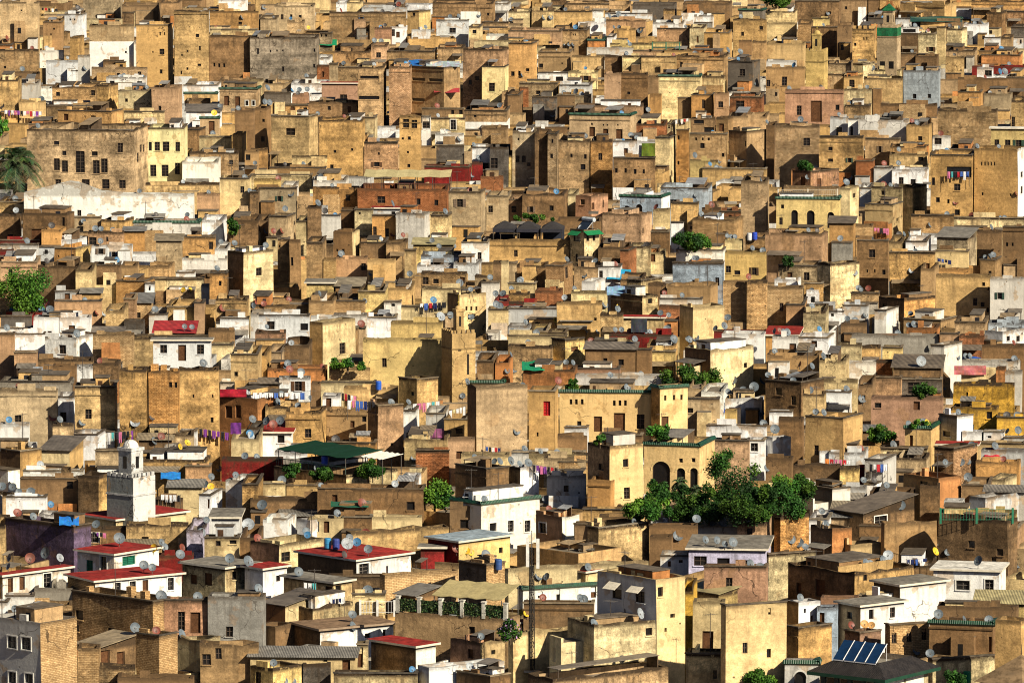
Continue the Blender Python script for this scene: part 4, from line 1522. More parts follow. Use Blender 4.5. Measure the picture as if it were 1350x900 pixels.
# house labels
NUMW = ['windowless', 'one-window', 'two-window', 'three-window', 'four-window', 'five-window']
def house_words(h):
    n = sum(1 for p in h.parts if p[0] in ('window', 'door'))
    w = h.X1-h.X0; v = h.YB-h.YT
    size = 'small' if w*v < 700 else ('tall' if v > w*1.15 else ('long' if w > v*3 else ('large' if w*v > 4200 else '')))
    c = CNAME[h.col]; roof = ''
    if h.tin: roof = 'tin-roofed '
    elif h.slab == 'red': roof = 'red-roofed '
    elif h.slab: roof = 'slab-roofed '
    elif h.gt: roof = 'green-edged '
    return size, c, roof, (NUMW[n] if n < 6 else 'many-windowed')
groups = {}
for h in order:
    if not h.ind: continue
    px, py = (max(0, h.X0)+min(1350, h.X1))/2, (max(0, h.YT)+min(900, h.YB))/2
    h.c = (px, py)
    if h.key:
        h.label = LM[h.key][1]; h.short = 'the '+LM[h.key][0]; used_labels.add(h.label); continue
    size, c, roof, nw = house_words(h); rel, ph, d = place_of(px, py)
    if rel == 'at': rel = 'above' if py < PLACES[ph][1] else 'below'
    h.rel, h.ph, h.d = rel, ph, d
    groups.setdefault((c, roof, rel, ph), []).append(h)
for (c, roof, rel, ph), hs in groups.items():
    hs.sort(key=lambda h: h.d)
    for i, h in enumerate(hs):
        size, _, _, nw = house_words(h)
        o = ORD[i] if len(hs) > 1 and i < len(ORD) else ''
        if len(hs) > 1 and i == 0: o = 'first '
        h.short = f'the {o}{c} {roof}house {rel} the {ph}'.replace('  ', ' ')
        h.label = f'{o}{c} {roof}house {rel} the {ph}, {(size+" and ") if size else ""}{nw}'
        used_labels.add(h.label)

# ------------------------------------------------------------------ put the houses into the scene
bvh_v, bvh_f, bvh_h = [], [], []
mass = MB()
wall_of = {}
for h in houses:
    for nm, mb, subs in h.parts:
        if nm in ('wall', 'roof', 'dividing_wall', 'roof_room', 'annex', 'lean_to', 'raised_parapet', 'chimney'):
            b = len(bvh_v); bvh_v.extend(h.M @ p for p in mb.v); bvh_f.extend(tuple(i+b for i in f) for f in mb.f); bvh_h.extend([h.id]*len(mb.f))
        for sn, sm in (subs if nm in ('window', 'door') else ()):
            b = len(bvh_v); bvh_v.extend(h.M @ p for p in sm.v); bvh_f.extend(tuple(i+b for i in f) for f in sm.f); bvh_h.extend([h.id]*len(sm.f))
    if h.ind:
        r = empty('house', h.loc, -h.thw); h.root = r
        tag(r, h.label, 'house', 'flat-roofed houses of the old town')
        for nm, mb, subs in h.parts:
            o = mb.build(nm, r)
            for sn, sm in subs: sm.build(sn, o)
    else:
        for nm, mb, subs in h.parts:
            mass.extend(mb, h.M)
            for sn, sm in subs: mass.extend(sm, h.M)

# low filler houses in the gaps of the roofscape and out beyond the frame
foot = []
for h in houses:
    foot.append((h.Mi, h.wl, h.wr, h.loc.x, h.loc.y, math.hypot(h.wl, h.wr)))
def clear(x, y, r):
    for Mi, wl, wr, hx, hy, rad in foot:
        if abs(x-hx) > rad+r or abs(y-hy) > rad+r: continue
        p = Mi @ Vector((x, y, 0))
        if -wl-r < p.x < r and -r < p.y < wr+r: return False
    return True
frng = random.Random(77)
y = cano(905)-25
while y < cano(0)*1.22:
    half = y*675/F+45; x = -half
    while x < half:
        w, d = frng.uniform(5, 9), frng.uniform(5, 8)
        cx, cy = x+w/2, y+frng.uniform(-1, 1)
        if clear(cx, cy, 2.5):
            cz = canz(cx, cy); X, Y, zc = to_px(Vector((cx, cy, cz)))
            top = cz-frng.uniform(-.4, 2.2) if (Y > -8 and -60 < X < 1410) else cz+frng.uniform(-2, 2.5)
            m = MB(); c = vary(TINT[frng.choice('OOTTCDWBOL')], frng)
            z0 = terr(cx, cy)-1
            m.box(-w/2, w/2, -d/2, d/2, z0, top, 'plaster', c)
            m.f.pop(); m.m.pop(); m.t.pop(); m.uv.pop()
            m.f.pop(); m.m.pop(); m.t.pop(); m.uv.pop()
            t = .28; zr = top-.7; o = [(-w/2, -d/2), (w/2, -d/2), (w/2, d/2), (-w/2, d/2)]; i_ = [(-w/2+t, -d/2+t), (w/2-t, -d/2+t), (w/2-t, d/2-t), (-w/2+t, d/2-t)]
            for k in range(4):
                k2 = (k+1) % 4
                m.face([(*o[k], top), (*o[k2], top), (*i_[k2], top), (*i_[k], top)], 'plaster', c, [(0, .05)]*4)
                m.face([(*i_[k2], zr), (*i_[k], zr), (*i_[k], top), (*i_[k2], top)], 'plaster', c, [(0, .7), (1, .7), (1, 0), (0, 0)])
            m.face([(*q, zr) for q in i_], 'roofing', vary((.18, .15, .11), frng))
            for _ in range(frng.choice((0, 1, 1, 2))):                           # hutches, crates and bits of tin on the low roofs
                a, b_ = frng.uniform(-w/2+.4, w/2-1.2), frng.uniform(-d/2+.4, d/2-1.2); ww = frng.uniform(.5, 2.2); q = frng.random()
                if q < .6: m.box(a, min(w/2-.3, a+ww), b_, b_+frng.uniform(.5, 1.2), zr, top+frng.uniform(-.2, .7), 'plaster', vary(TINT[frng.choice('WOTDCEBL')], frng, .2), 'roofing', (.16, .13, .10))
                else: z_ = top+frng.uniform(.1, .8); m.slab([(a, b_, z_), (a+ww, b_, z_), (a+ww, b_+1.4, z_+.25), (a, b_+1.4, z_+.25)], .05, 'tin', vary((.25, .22, .18), frng, .3)); m.tube((a+.1, b_+.1, zr), (a+.1, b_+.1, z_), .05, .05, 'paint', (.08, .06, .05), 4); m.tube((a+ww-.1, b_+1.3, zr), (a+ww-.1, b_+1.3, z_+.2), .05, .05, 'paint', (.08, .06, .05), 4)
            M = Matrix.Translation((cx, cy, 0)) @ Matrix.Rotation(frng.uniform(-.25, .1)-(R(30) if y < cano(640) else 0), 4, 'Z')
            b = len(bvh_v); bvh_v.extend(M @ p for p in m.v); bvh_f.extend(tuple(i+b for i in f) for f in m.f); bvh_h.extend([-1]*len(m.f))
            mass.extend(m, M)
        x += w+frng.uniform(1., 3)
    y += frng.uniform(7.5, 10)
tag(mass.build('packed_rooftops'), 'small plastered rooftops packed between the larger houses of the old town', None, None, 'stuff')
BVH = BVHTree.FromPolygons(bvh_v, bvh_f)
def shoot(px, py):
    d = ray(px, py); L = d.length
    loc, nrm, idx, dist = BVH.ray_cast(CAM, d/L, 3000)
    if loc is None: 
        zc = cano(py); return pt(px, py, zc), Vector((0, 0, 1)), None, zc
    return loc, nrm, (houses[bvh_h[idx]] if bvh_h[idx] >= 0 else None), dist/L

# ground sheet under the town, following the slope to the horizon
g = MB(); n = 24
for i in range(n):
    for j in range(n):
        q = [(-2500+5000*(i+a)/n, -60+7000*(j+b)/n) for a, b in ((0, 0), (1, 0), (1, 1), (0, 1))]
        g.face([(x, yy, terr(x, yy)) for x, yy in q], 'earth', (.22, .16, .10))
tag(g.build('ground'), 'bare earth slope under the old town', None, None, 'structure')
# ------------------------------------------------------------------ satellite dishes
DC = {'': (.105, .13, .155), 'r': (.17, .045, .03), 'y': (.62, .40, .03), 'b': (.04, .15, .30), 'w': (.26, .29, .32), 'k': (.05, .045, .045), 'o': (.40, .22, .07)}
DN = {'': 'grey', 'r': 'rust-red', 'y': 'yellow', 'b': 'blue', 'w': 'pale grey', 'k': 'blackish', 'o': 'tan'}
def dish_meshes(c):
    m = MB(); seg = 18; prof = [(0, -.20), (.35, -.175), (.7, -.10), (1., 0)]
    for (sgn, off) in ((1, 0), (-1, -.025)):
        rings = [[(r*math.cos(2*math.pi*i/seg), d+off, r*math.sin(2*math.pi*i/seg)) for i in range(seg)] for r, d in [(q[0], -q[1]) for q in prof]]
        for k in range(3):
            for i in range(seg):
                j = (i+1) % seg; q = [rings[k][i], rings[k][j], rings[k+1][j], rings[k+1][i]]
                m.face(q if sgn > 0 else q[::-1], 'dish', c)
    bowl = m.mesh('bowl')
    f = MB(); f.tube((0, .02, -.97), (0, -.62, -.25), .022, .018, 'paint', (.15, .15, .15), 5); f.tube((0, -.58, -.25), (0, -.74, -.21), .06, .05, 'paint', (.3, .3, .3), 6)
    return bowl, f.mesh('feed_arm')
pm = MB(); pm.tube((0, 0, 0), (0, 0, 1), .035, .03, 'paint', (.10, .085, .07), 6); pole_mesh = pm.mesh('pole')
DM = {k: dish_meshes(v) for k, v in DC.items()}
drng = random.Random(3); dishes = []
for tile, txt in DISHES.items():
    for q in txt.split():
        code = q[-1] if q[-1].isalpha() else ''
        n = [float(x) for x in (q[:-1] if code else q).split(',')]
        px, py, rp = tile[0]+n[0]*K, tile[1]+n[1]*K, n[2]*K
        if px > 1349 or py > 898: continue
        s = scale_at(py)
        loc, nrm, host, zc = shoot(px, py+min(1.0, 1.25*rp/s+.25)*s)
        loc = loc.copy()
        if nrm.z < .6 and host is not None:
            lz = (host.Mi @ loc).z
            if host.par and lz > host.zt-1.5:
                back = Vector((-nrm.x, -nrm.y, 0)).normalized()*.8; loc = loc+back; loc.z = host.loc.z+host.zr
        c2, _ = None, None
        d = ray(px, py); t = (loc.y-.05-CAM.y)/d.y; cen = CAM+d*t
        if cen.z < loc.z+.35: loc.z = cen.z-.6
        rad = max(.34, min(1.05, 1.15*rp/F*t))
        dishes.append((px, py, rad, code, loc, cen, host))
# extra dishes sit on roofs with none listed so the spread is as thick as on the photographed roofs
dishes.sort(key=lambda q: -q[2]*scale_at(q[1])); far_dishes = dishes[290:]; dishes = dishes[:290]
xr = random.Random(41)
for _ in range(420):
    h = xr.choice(houses)
    if not h.par or h.wl < 2.5 or h.YT < 15: continue
    x, y_ = -xr.uniform(.3, h.wl-.3), xr.uniform(.35, min(1.4, h.wr-.4)); base_ = h.M @ Vector((x, y_, h.zr)); top_ = base_+Vector((0, 0, h.par+xr.uniform(.05, .6)))
    far_dishes.append((0, 0, xr.uniform(.3, .5), xr.choice(['', '', '', '', 'r', 'w', 'k', 'b']), base_, top_, h))
fd = MB()
for px, py, rad, code, loc, cen, host in far_dishes:
    az = drng.gauss(R(22), R(20)); M = Matrix.Translation(cen) @ Matrix.Rotation(az, 4, 'Z') @ Matrix.Rotation(-R(24), 4, 'X') @ Matrix.Scale(rad, 4)
    q = MB(); seg = 12; prof = [(.001, .20), (.6, .14), (1., 0)]
    for off in (0, -.03):
        rings = [[(r_*math.cos(2*math.pi*i/seg), d_+off*-1, r_*math.sin(2*math.pi*i/seg)) for i in range(seg)] for r_, d_ in prof]
        for k in range(2):
            for i in range(seg): j = (i+1) % seg; q.face([rings[k][i], rings[k][j], rings[k+1][j], rings[k+1][i]], 'dish', DC[code])
    fd.extend(q, M); q = MB(); q.tube(loc, cen, .035, .03, 'paint', (.10, .085, .07), 5); fd.extend(q, Matrix())
tag(fd.build('distant_dishes'), 'small satellite dishes far off on the upper rooftops', None, None, 'stuff')
byhost = {}
for i, dd in enumerate(dishes): byhost.setdefault((dd[6].id if dd[6] is not None and dd[6].ind else None, dd[3]), []).append(dd)
def trim(l):
    if len(l.split()) > 16: l = l.replace('satellite dish', 'dish')
    if len(l.split()) > 16: l = l.replace(' of the ', ' of ').replace(' on the ', ' on ')
    while len(l.split()) > 16 and ' the ' in l: l = l.replace(' the ', ' ', 1)
    return l
def add_dish(dd, label):
    label = trim(label)
    px, py, rad, code, loc, cen, host = dd
    r = empty('satellite_dish', loc, 0); tag(r, label, 'satellite dish', 'satellite dishes on the roofs')
    v = cen-loc; L = v.length
    p = bpy.data.objects.new('pole', pole_mesh); col.objects.link(p); p.parent = r; p.scale = (1, 1, L)
    p.rotation_euler = v.to_track_quat('Z', 'Y').to_euler()
    b = bpy.data.objects.new('bowl', DM[code][0]); col.objects.link(b); b.parent = r; b.location = v; b.scale = (rad,)*3
    az = drng.gauss(R(22), R(20)) if drng.random() < .9 else drng.uniform(R(-70), R(-20))
    b.rotation_euler = (-R(drng.uniform(14, 34)), 0, az)
    f = bpy.data.objects.new('feed_arm', DM[code][1]); col.objects.link(f); f.parent = b
def spot_label(kind, px, py):
    rel, ph, d = place_of(px, py)
    if rel == 'at': rel = 'right at'
    return f'{kind} {rel} the {ph}'
loose = {}
for (hid, code), lst in byhost.items():
    lst.sort(key=lambda q: q[0])
    for i, dd in enumerate(lst):
        kind = f'{DN[code]} satellite dish'
        if hid is not None:
            sh = houses[hid].short
            if len(lst) == 1: lab = f'{kind} on {sh}'
            elif len(lst) == 2: lab = f'{"left" if i == 0 else "right"} {kind} on {sh}'
            else: lab = f'{"leftmost" if i == 0 else ("rightmost" if i == len(lst)-1 else ORD[i]+"from left")} {kind} on {sh}'.replace('  ', ' ')
            add_dish(dd, lab)
        else: loose.setdefault(spot_label(kind, dd[0], dd[1]), []).append(dd)
for base, lst in loose.items():
    lst.sort(key=lambda q: q[0])
    for i, dd in enumerate(lst):
        if len(lst) == 1: lab = base+' on a low roof'
        else: lab = f'{"leftmost" if i == 0 else ("rightmost" if i == len(lst)-1 else ORD[i]+"from left")} {base} on low roofs'.replace('  ', ' ')
        add_dish(dd, lab)

# ------------------------------------------------------------------ minarets
def box_on(root, name, M4, *a, **k):
    m = MB(); m.box(*a, **k); return m.build(name, root)
def minaret(label, x0, xm, x1, yt, yb, tint, th, lw, ly, kind, band=None, wins=(), zy=None, front=None):
    h = parse(f'{0} {0} {0} {0} {0} O', (0, 0)); h.X0, h.XM, h.X1, h.YT, h.YB, h.th = x0, xm, x1, yt, zy or yb, th; h.win = []
    house_geometry(h, rng); zt = h.zt
    w = h.wl; d = h.wr if x1 > xm else w
    d = min(d, w*1.25); d = max(d, w*.8); h.wr = d
    r = empty('minaret', h.loc, -h.thw); tag(r, label, 'minaret')
    W = MB(); W.box(-w, 0, 0, d, 0, zt-.001, 'plaster' if not front else 'limewash', tint, 'roofing', (.3, .25, .2))
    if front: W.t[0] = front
    sh = W.build('shaft', r)
    n = 5
    for i in range(n):
        for q in ((-w+w*(i+.12)/n, -w+w*(i+.78)/n, -.03, .22), (-.22, .03, d*(i+.12)/n+.23*(i == 0), d*(i+.78)/n), (-w-.03, -w+.22, d*(i+.12)/n+.23*(i == 0), d*(i+.78)/n)):
            c = MB(); c.box(*q, zt, zt+(.2 if kind == 'dome' and tint[0] > .6 else .38), 'plaster', tint); c.build('merlon', r)
    b = MB(); b.box(-w-.07, .07, -.07, d+.07, zt-1.9, zt-1.72, 'plaster', tuple(q*(.6 if not front else .95) for q in tint)); b.build('string_course', r)
    if band:
        bb = MB(); z0 = zat(band, h.loc.y)-h.zb; bb.box(-w-.05, .05, -.05, d+.05, z0, zt-.15, 'tile', (.008, .14, .05)); bb.build('green_tile_band', r)
    for (wx, wy, ww, wh) in wins:
        side = 0 if wx <= xm else 1; p = local_hit(h, wx, wy, side); m = MB()
        if side == 0: m.box(p.x-ww/2, p.x+ww/2, -.012, .3, p.z-wh/2, p.z+wh/2, 'glass', DARK)
        else: m.box(-.3, .012, p.y-ww/2, p.y+ww/2, p.z-wh/2, p.z+wh/2, 'glass', DARK)
        m.build('window', r)
    l = lw/h.sc; lz = zat(ly, h.loc.y)-h.zb; cx, cy = -w/2, d/2
    L = MB(); L.box(cx-l/2, cx+l/2, cy-l/2, cy+l/2, zt, lz, 'plaster', tint); L.box(cx-l/2-.1, cx+l/2+.1, cy-l/2-.1, cy+l/2+.1, lz, lz+.3, 'plaster', tuple(q*.9 for q in tint))
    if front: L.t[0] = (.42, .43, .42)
    la = L.build('lantern', r)
    for sd in (0, 1):
        m = MB()
        if sd == 0: m.box(cx-l*.14, cx+l*.14, cy-l/2-.012, cy, zt+(lz-zt)*.3, zt+(lz-zt)*.78, 'glass', DARK)
        else: m.box(cx, cx+l/2+.012, cy-l*.14, cy+l*.14, zt+(lz-zt)*.3, zt+(lz-zt)*.78, 'glass', DARK)
        m.build('lantern_window', la)
    D = MB()
    if kind == 'dome':
        D.lathe((cx, cy, lz+.3), [(l*.46*math.cos(a), l*.44*math.sin(a)) for a in [math.pi/2*i/6 for i in range(7)]], 'plaster', tint, 14); D.build('dome', r); tz = lz+.3+l*.44
    else:
        q = l/2+.25; ap = (cx, cy, lz+.3+l*.75); bs_ = [(cx-q, cy-q, lz+.3), (cx+q, cy-q, lz+.3), (cx+q, cy+q, lz+.3), (cx-q, cy+q, lz+.3)]
        for i in range(4): D.face([bs_[i], bs_[(i+1) % 4], ap], 'tile', (.01, .12, .045))
        D.build('tiled_roof', r); tz = ap[2]
    f = MB(); f.tube((cx, cy, tz-.1), (cx, cy, tz+1.3), .05, .02, 'paint', (.35, .25, .05)); f.lathe((cx, cy, tz+.35), [(0, -.16), (.15, 0), (0, .16)], 'paint', (.4, .3, .06), 8); f.build('finial', r)
    return h
minaret('square ochre brick minaret with small domed lantern beside the big yellow wall', 582, 596, 627, 440, 505, (.46, .31, .135), 66, 10.5, 413, 'dome', wins=((617, 480, .25, 2.4), (606, 461, .4, .3)), zy=512)
minaret('white minaret with grey side and small dome among red roofs', 141, 176, 205, 630, 690, (.58, .58, .56), 42, 23, 597, 'dome', zy=700, front=(.25, .265, .255))
minaret('tan minaret with wide green tile band and green pyramid top', 1156, 1182, 1185.5, 36, 108, (.44, .33, .2), 14, 12.5, 17, 'pyr', band=48, wins=((1163.5, 86, .9, 1.3), (1175, 86, .9, 1.3)), zy=105)
minaret('small yellow minaret with domed lantern at the upper edge of town', 1062, 1086, 1088, 68, 118, (.56, .40, .15), 10, 10.5, 48, 'dome', zy=120)

# ------------------------------------------------------------------ vegetation
trng = random.Random(21)
def leaf_quad(m, p, sz, tint):
    n = Vector((trng.gauss(0, 1), trng.gauss(0, 1), trng.gauss(.5, 1))).normalized(); a = n.orthogonal().normalized(); a.rotate(Matrix.Rotation(trng.uniform(0, 6.3), 3, n)); b = n.cross(a)
    m.face([p-a*sz-b*sz*.15, p-b*sz*.55, p+a*sz, p+b*sz*.55], 'leaf', tint, [(0, 0)]*4)
GREENS = [(.028, .095, .012), (.05, .135, .014), (.085, .18, .018), (.018, .06, .01)]
def tree(name, label, cat, x0, x1, y0, y1, lobes=9, dens=1.0, bright=1.0, zc=None, blossom=None, trunk=True):
    cx = (x0+x1)/2
    z1 = min(cano(min(y1, 905)), min(shoot(cx, (y0+y1)/2)[3], shoot(cx, y1-2)[3], shoot(x0+.25*(x1-x0), y1-2)[3], shoot(x0+.75*(x1-x0), y1-2)[3])) if zc is None else zc
    s = F/z1; w = (x1-x0)/s; hh = (y1-y0)/s; rad = w/2
    if zc is None: z1 -= min(rad, 2.5)*.6
    base = pt(cx, y1, z1); gz = min(base.z-.3, base.z-max(.5, hh*.1))
    r = empty(name, (base.x, base.y, gz)); tag(r, label, cat, None)
    m = MB(); cb = base.z-gz
    n = int(min(9000, max(500, (x1-x0)*(y1-y0)*3.4*dens)))
    ls = []
    for i in range(int(lobes*1.7)):
        a = trng.uniform(0, 6.28); lr = trng.uniform(.16, .42)*min(rad, hh*.75); rr = math.sqrt(trng.uniform(.02, 1))*(rad-lr*.8); zz = trng.uniform(lr*.5, max(lr*.6, (hh-lr*.8)*(1-.45*(rr/rad)**2)))
        ls.append((Vector((math.cos(a)*rr, math.sin(a)*rr*.8, cb+zz)), lr, trng.choice(GREENS)))
    ls.append((Vector((0, 0, cb+hh*.45)), .36*min(w, hh), GREENS[0]))
    for i in range(n):
        c, lr, g0 = trng.choice(ls); d = Vector((trng.gauss(0, 1), trng.gauss(0, 1), trng.gauss(0, 1))).normalized()
        p = c+d*lr*(trng.random()**.45)*trng.uniform(.85, 1.3)
        if p.z < cb*.3: p.z = cb*.3+trng.random()*.2
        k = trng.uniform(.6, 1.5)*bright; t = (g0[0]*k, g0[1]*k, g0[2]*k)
        if blossom and trng.random() < .12: t = blossom
        leaf_quad(m, p, trng.uniform(1.0, 2.3)/s, t)
    m.build('crown', r)
    t = MB(); t.tube((0, 0, -2.0 if name == 'tree' else 0), (0, 0, cb+hh*.45), max(.06, w*.035), max(.03, w*.02), 'bark', (.10, .07, .045), 7)
    for c, lr, _ in ls[:6]: t.tube((0, 0, cb+hh*trng.uniform(.1, .35)), c, max(.03, w*.016), .015, 'bark', (.10, .07, .045), 5)
    t.build('trunk' if name == 'tree' else 'stem', r)
def palm(label, px, py, rpx, zc, hgt, nf=26):
    c = pt(px, py, zc); r = empty('palm_tree', (c.x, c.y, c.z-hgt)); tag(r, label, 'palm tree'); s = F/zc; L = rpx/s
    t = MB()
    for i in range(8): t.tube((0, 0, hgt*i/8), (0, 0, hgt*(i+1)/8-.02), .26, .22, 'bark', (.13, .09, .055), 8)
    t.build('trunk', r); m = MB()
    for i in range(nf):
        a = i*2.39996; el = trng.uniform(-.25, 1.25); pts = []
        for k in range(9):
            q = k/8; rr = L*q*math.cos(el)*(1-.12*q) ; zz = L*(math.sin(el)*q-.62*q*q*(.6+.5*math.cos(el)))
            pts.append(Vector((math.cos(a)*rr, math.sin(a)*rr, hgt+zz)))
        side = Vector((-math.sin(a), math.cos(a), 0)); tt = [q*trng.uniform(.7, 1.3) for q in (.045, .075, .03)]
        for k in range(1, 9):
            d = (pts[k]-pts[k-1]); m.tube(pts[k-1], pts[k], .035, .03, 'leaf', (.09, .10, .04), 3)
            for j in range(3):
                p = pts[k-1]+d*(j/3); ll = L*.27*(1-.6*abs(k/8-.45))
                for sg in (-1, 1):
                    e = p+side*sg*ll*.75+d.normalized()*ll*.55+Vector((0, 0, -ll*trng.uniform(.1, .45)))
                    wv = d.normalized()*.085
                    m.face([p-wv, p+wv, e+wv*.3, e-wv*.3], 'leaf', tuple(q*trng.uniform(.75, 1.3) for q in tt), [(0, 0)]*4)
    m.build('fronds', r)
    return r
palm('date palm with spreading grey-green fronds beside the large old mansion', 22, 214, 42, cano(252)-6, 9, 64)
tree('tree', 'dense leafy green tree by the sandy brick corner', 'tree', -8, 74, 344, 412, 12)
tree('tree', 'tall dark courtyard tree in front of the arcaded house', 'tree', 926, 1008, 584, 682, 16, .85, .8)
tree('shrub', 'wide bright green bush beside the tall courtyard tree', 'bush', 1000, 1062, 613, 680, 12, .9, 1.25)
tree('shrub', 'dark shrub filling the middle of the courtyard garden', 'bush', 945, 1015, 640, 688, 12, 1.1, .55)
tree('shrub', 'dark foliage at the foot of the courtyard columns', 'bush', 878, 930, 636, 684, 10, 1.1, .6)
tree('shrub', 'light green fronds before the widest courtyard arch', 'bush', 846, 882, 630, 672, 8, 1.1, 1.0)
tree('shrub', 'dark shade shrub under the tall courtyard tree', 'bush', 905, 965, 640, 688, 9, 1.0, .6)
tree('shrub', 'dark bush between the courtyard tree and the wide bright bush', 'bush', 985, 1030, 628, 684, 9, 1.0, .75)
tree('shrub', 'low dark shrub at the end of the courtyard garden', 'bush', 1035, 1078, 622, 668, 8, 1.0, .7)
tree('shrub', 'bright bush at the foot of the arcaded courtyard house', 'bush', 820, 892, 655, 690, 9, 1.0, 1.15)
tree('shrub', 'small lit orange tree before the dark courtyard arch', 'tree', 858, 886, 624, 668, 6, 1.0, 1.3)
tree('shrub', 'rounded bush on the terrace below the yellow palace', 'bush', 845, 888, 556, 577, 7, 1.3, 1.45)
tree('tree', 'dark leafy tree behind the yellow palace roof', 'tree', 868, 958, 480, 514, 10, 1.0, .7, zc=cano(511))
tree('shrub', 'green vine bush beside the white stained terrace wall', 'vine', 548, 598, 630, 672, 8, 1.0, 1.2)
tree('shrub', 'dark green bush at the foot of the tall smooth tan block', 'bush', 978, 1024, 879, 912, 7, 1.2, 1.0)
tree('tree', 'dark tree at the top edge beside the dark brown block', 'tree', 1000, 1046, -14, 12, 7, 1.0, .8)
tree('shrub', 'weedy green patch below the plain brown block', 'weeds', 886, 946, 302, 328, 8, 1.0, 1.0)
tree('shrub', 'small bush below the stained end of the long whitewashed wall', 'bush', 298, 318, 284, 308, 5, 1.2, .9)
tree('shrub', 'small round bush on the roof beside the palace', 'bush', 742, 764, 496, 513, 5, 1.2, .8)
tree('shrub', 'weeds on the small green-roofed house', 'weeds', 1190, 1228, 551, 563, 6, 1.3, 1.1)
tree('shrub', 'shrubs beside the small green-roofed house', 'bush', 1145, 1182, 556, 582, 6, 1.2, .9)
tree('shrub', 'bright potted greenery behind the solar-panel pavilion', 'bush', 1240, 1275, 878, 905, 6, 1.2, 1.3)
tree('shrub', 'potted plants beside the terrace pergola below the yellow house', 'plants', 1028, 1046, 334, 352, 5, 1.2, .7)
tree('shrub', 'green weeds under the cream house with barred window', 'weeds', 435, 482, 468, 486, 6, 1.0, .9)
tree('shrub', 'plants on the roof below the pinkish bare wall', 'plants', 1050, 1073, 208, 224, 5, 1.2, .7)
tree('shrub', 'yellow-green bush beside the washing line near the date palm', 'bush', -6, 12, 148, 178, 5, 1.2, 1.8)
tree('shrub', 'flowering plants on the balustraded terrace', 'plants', 655, 690, 812, 842, 6, 1.2, 1.0, blossom=(.5, .3, .55))
tree('shrub', 'weeds growing beside the tall stone block', 'weeds', 782, 800, 570, 585, 4, 1.2, .9)
tree('shrub', 'plants behind the dark tents on the long terrace', 'plants', 672, 735, 280, 292, 7, 1.0, .8)
tree('shrub', 'pot plants under the green terrace awning, one end', 'plants', 372, 400, 606, 628, 5, 1.2, .7)
tree('shrub', 'pot plants under the green terrace awning, middle', 'plants', 404, 448, 612, 632, 6, 1.2, .6)
tree('shrub', 'pot plants under the green terrace awning by the white wall', 'plants', 462, 508, 604, 630, 6, 1.2, .75)
tree('shrub', 'dark plants in the roof terrace of the pinkish wall', 'plants', 1200, 1236, 502, 524, 6, 1.0, .6)
palm('small fan palm in front of the courtyard arches', 897, 634, 15, cano(690)-4, 4, 22)
palm('low palm leaning beside the tall courtyard tree', 918, 645, 12, cano(690)-5, 3, 18)

# ------------------------------------------------------------------ lattice antenna mast
loc, _, _, zc = shoot(701, 884); loc = loc.copy(); s = F/zc
r = empty('antenna_mast', loc); tag(r, 'tall steel lattice antenna mast with two long white panels at its top', 'antenna mast')
H = zat(722, loc.y)-loc.z; m = MB(); st = (.018, .016, .015)
legs = [(.29*math.cos(a), .29*math.sin(a)) for a in (.5, 2.6, 4.7)]
for (x, yy) in legs: m.tube((x, yy, 0), (x*.7, yy*.7, H), .05, .045, 'paint', st, 6)
n = int(H/.75)
for i in range(n):
    z0, z1 = H*i/n, H*(i+1)/n
    for k in range(3):
        a, b = legs[k], legs[(k+1) % 3]; f0, f1 = 1-.3*z0/H, 1-.3*z1/H
        if i % 2: a, b = b, a
        m.tube((a[0]*f0, a[1]*f0, z0), (b[0]*f1, b[1]*f1, z1), .026, .026, 'paint', st, 4)
        m.tube((a[0]*f1, a[1]*f1, z1), (b[0]*f1, b[1]*f1, z1), .022, .022, 'paint', st, 4)
m.build('lattice', r)
m = MB(); m.tube((0, 0, H-2.5), (0, 0, zat(699, loc.y)-loc.z), .06, .045, 'paint', (.2, .2, .2), 8); m.build('top_pole', r)
for (px, y0, y1) in ((695.5, 708, 746), (709, 709, 748)):
    zt_, zb_ = zat(y0, loc.y)-loc.z, zat(y1, loc.y)-loc.z; X = (pt(px, 730, zc)-loc).x
    m = MB(); m.box(X-.14, X+.14, -.45, -.25, zb_, zt_, 'paint', (.6, .6, .57)); p = m.build('antenna_panel', r)
    b = MB(); b.tube((X, -.25, zb_+.4), (X*.2, 0, zb_+.4), .03, .03, 'paint', st, 5); b.tube((X, -.25, zt_-.4), (X*.2, 0, zt_-.4), .03, .03, 'paint', st, 5); b.build('bracket', p)
for i in range(3):
    m = MB(); x = -.12+.12*i; m.tube((x, -.4, .1), (x*.8, -.34, H-1.5), .04, .04, 'paint', (.015, .015, .015), 5); m.build('cable', r)
m = MB(); m.box(-.7, .7, -.7, .7, -.05, .12, 'plaster', (.4, .37, .32)); m.build('base', r)

# ------------------------------------------------------------------ solar-panel pavilion
h = parse('0 0 0 0 0 C', (0, 0)); h.X0, h.XM, h.X1, h.YT, h.YB, h.th = 1080, 1163, 1224, 893, 935, 33; house_geometry(h, rng); w, d, zt = h.wl, h.wr, h.zt
r = empty('pavilion', h.loc, -h.thw); tag(r, 'dark roofed pavilion with green eaves carrying four blue solar panels', 'pavilion')
m = MB(); m.box(-w, 0, 0, d, 0, zt, 'plaster', (.5, .42, .26)); m.build('wall', r)
for i in range(5):
    x = -w+.5+i*(w-1)/4; m = MB(); m.box(x-.2, x+.2, -.25, -.004, 0, zt-.2, 'paint', (.03, .045, .04)); m.build('post', r)
    if i < 4:
        m = MB(); m.box(x+.35, x+(w-1)/4-.35, -.06, -.01, zt-2.9, zt-.5, 'glass', DARK); m.build('window', r)
for i in range(2):
    y0 = .5+i*(d-1)/2; m = MB(); m.box(.004, .06, y0, y0+(d-1)/2-.3, zt-2.4, zt-.4, 'paint', (.75, .72, .6)); m.build('shutter', r)
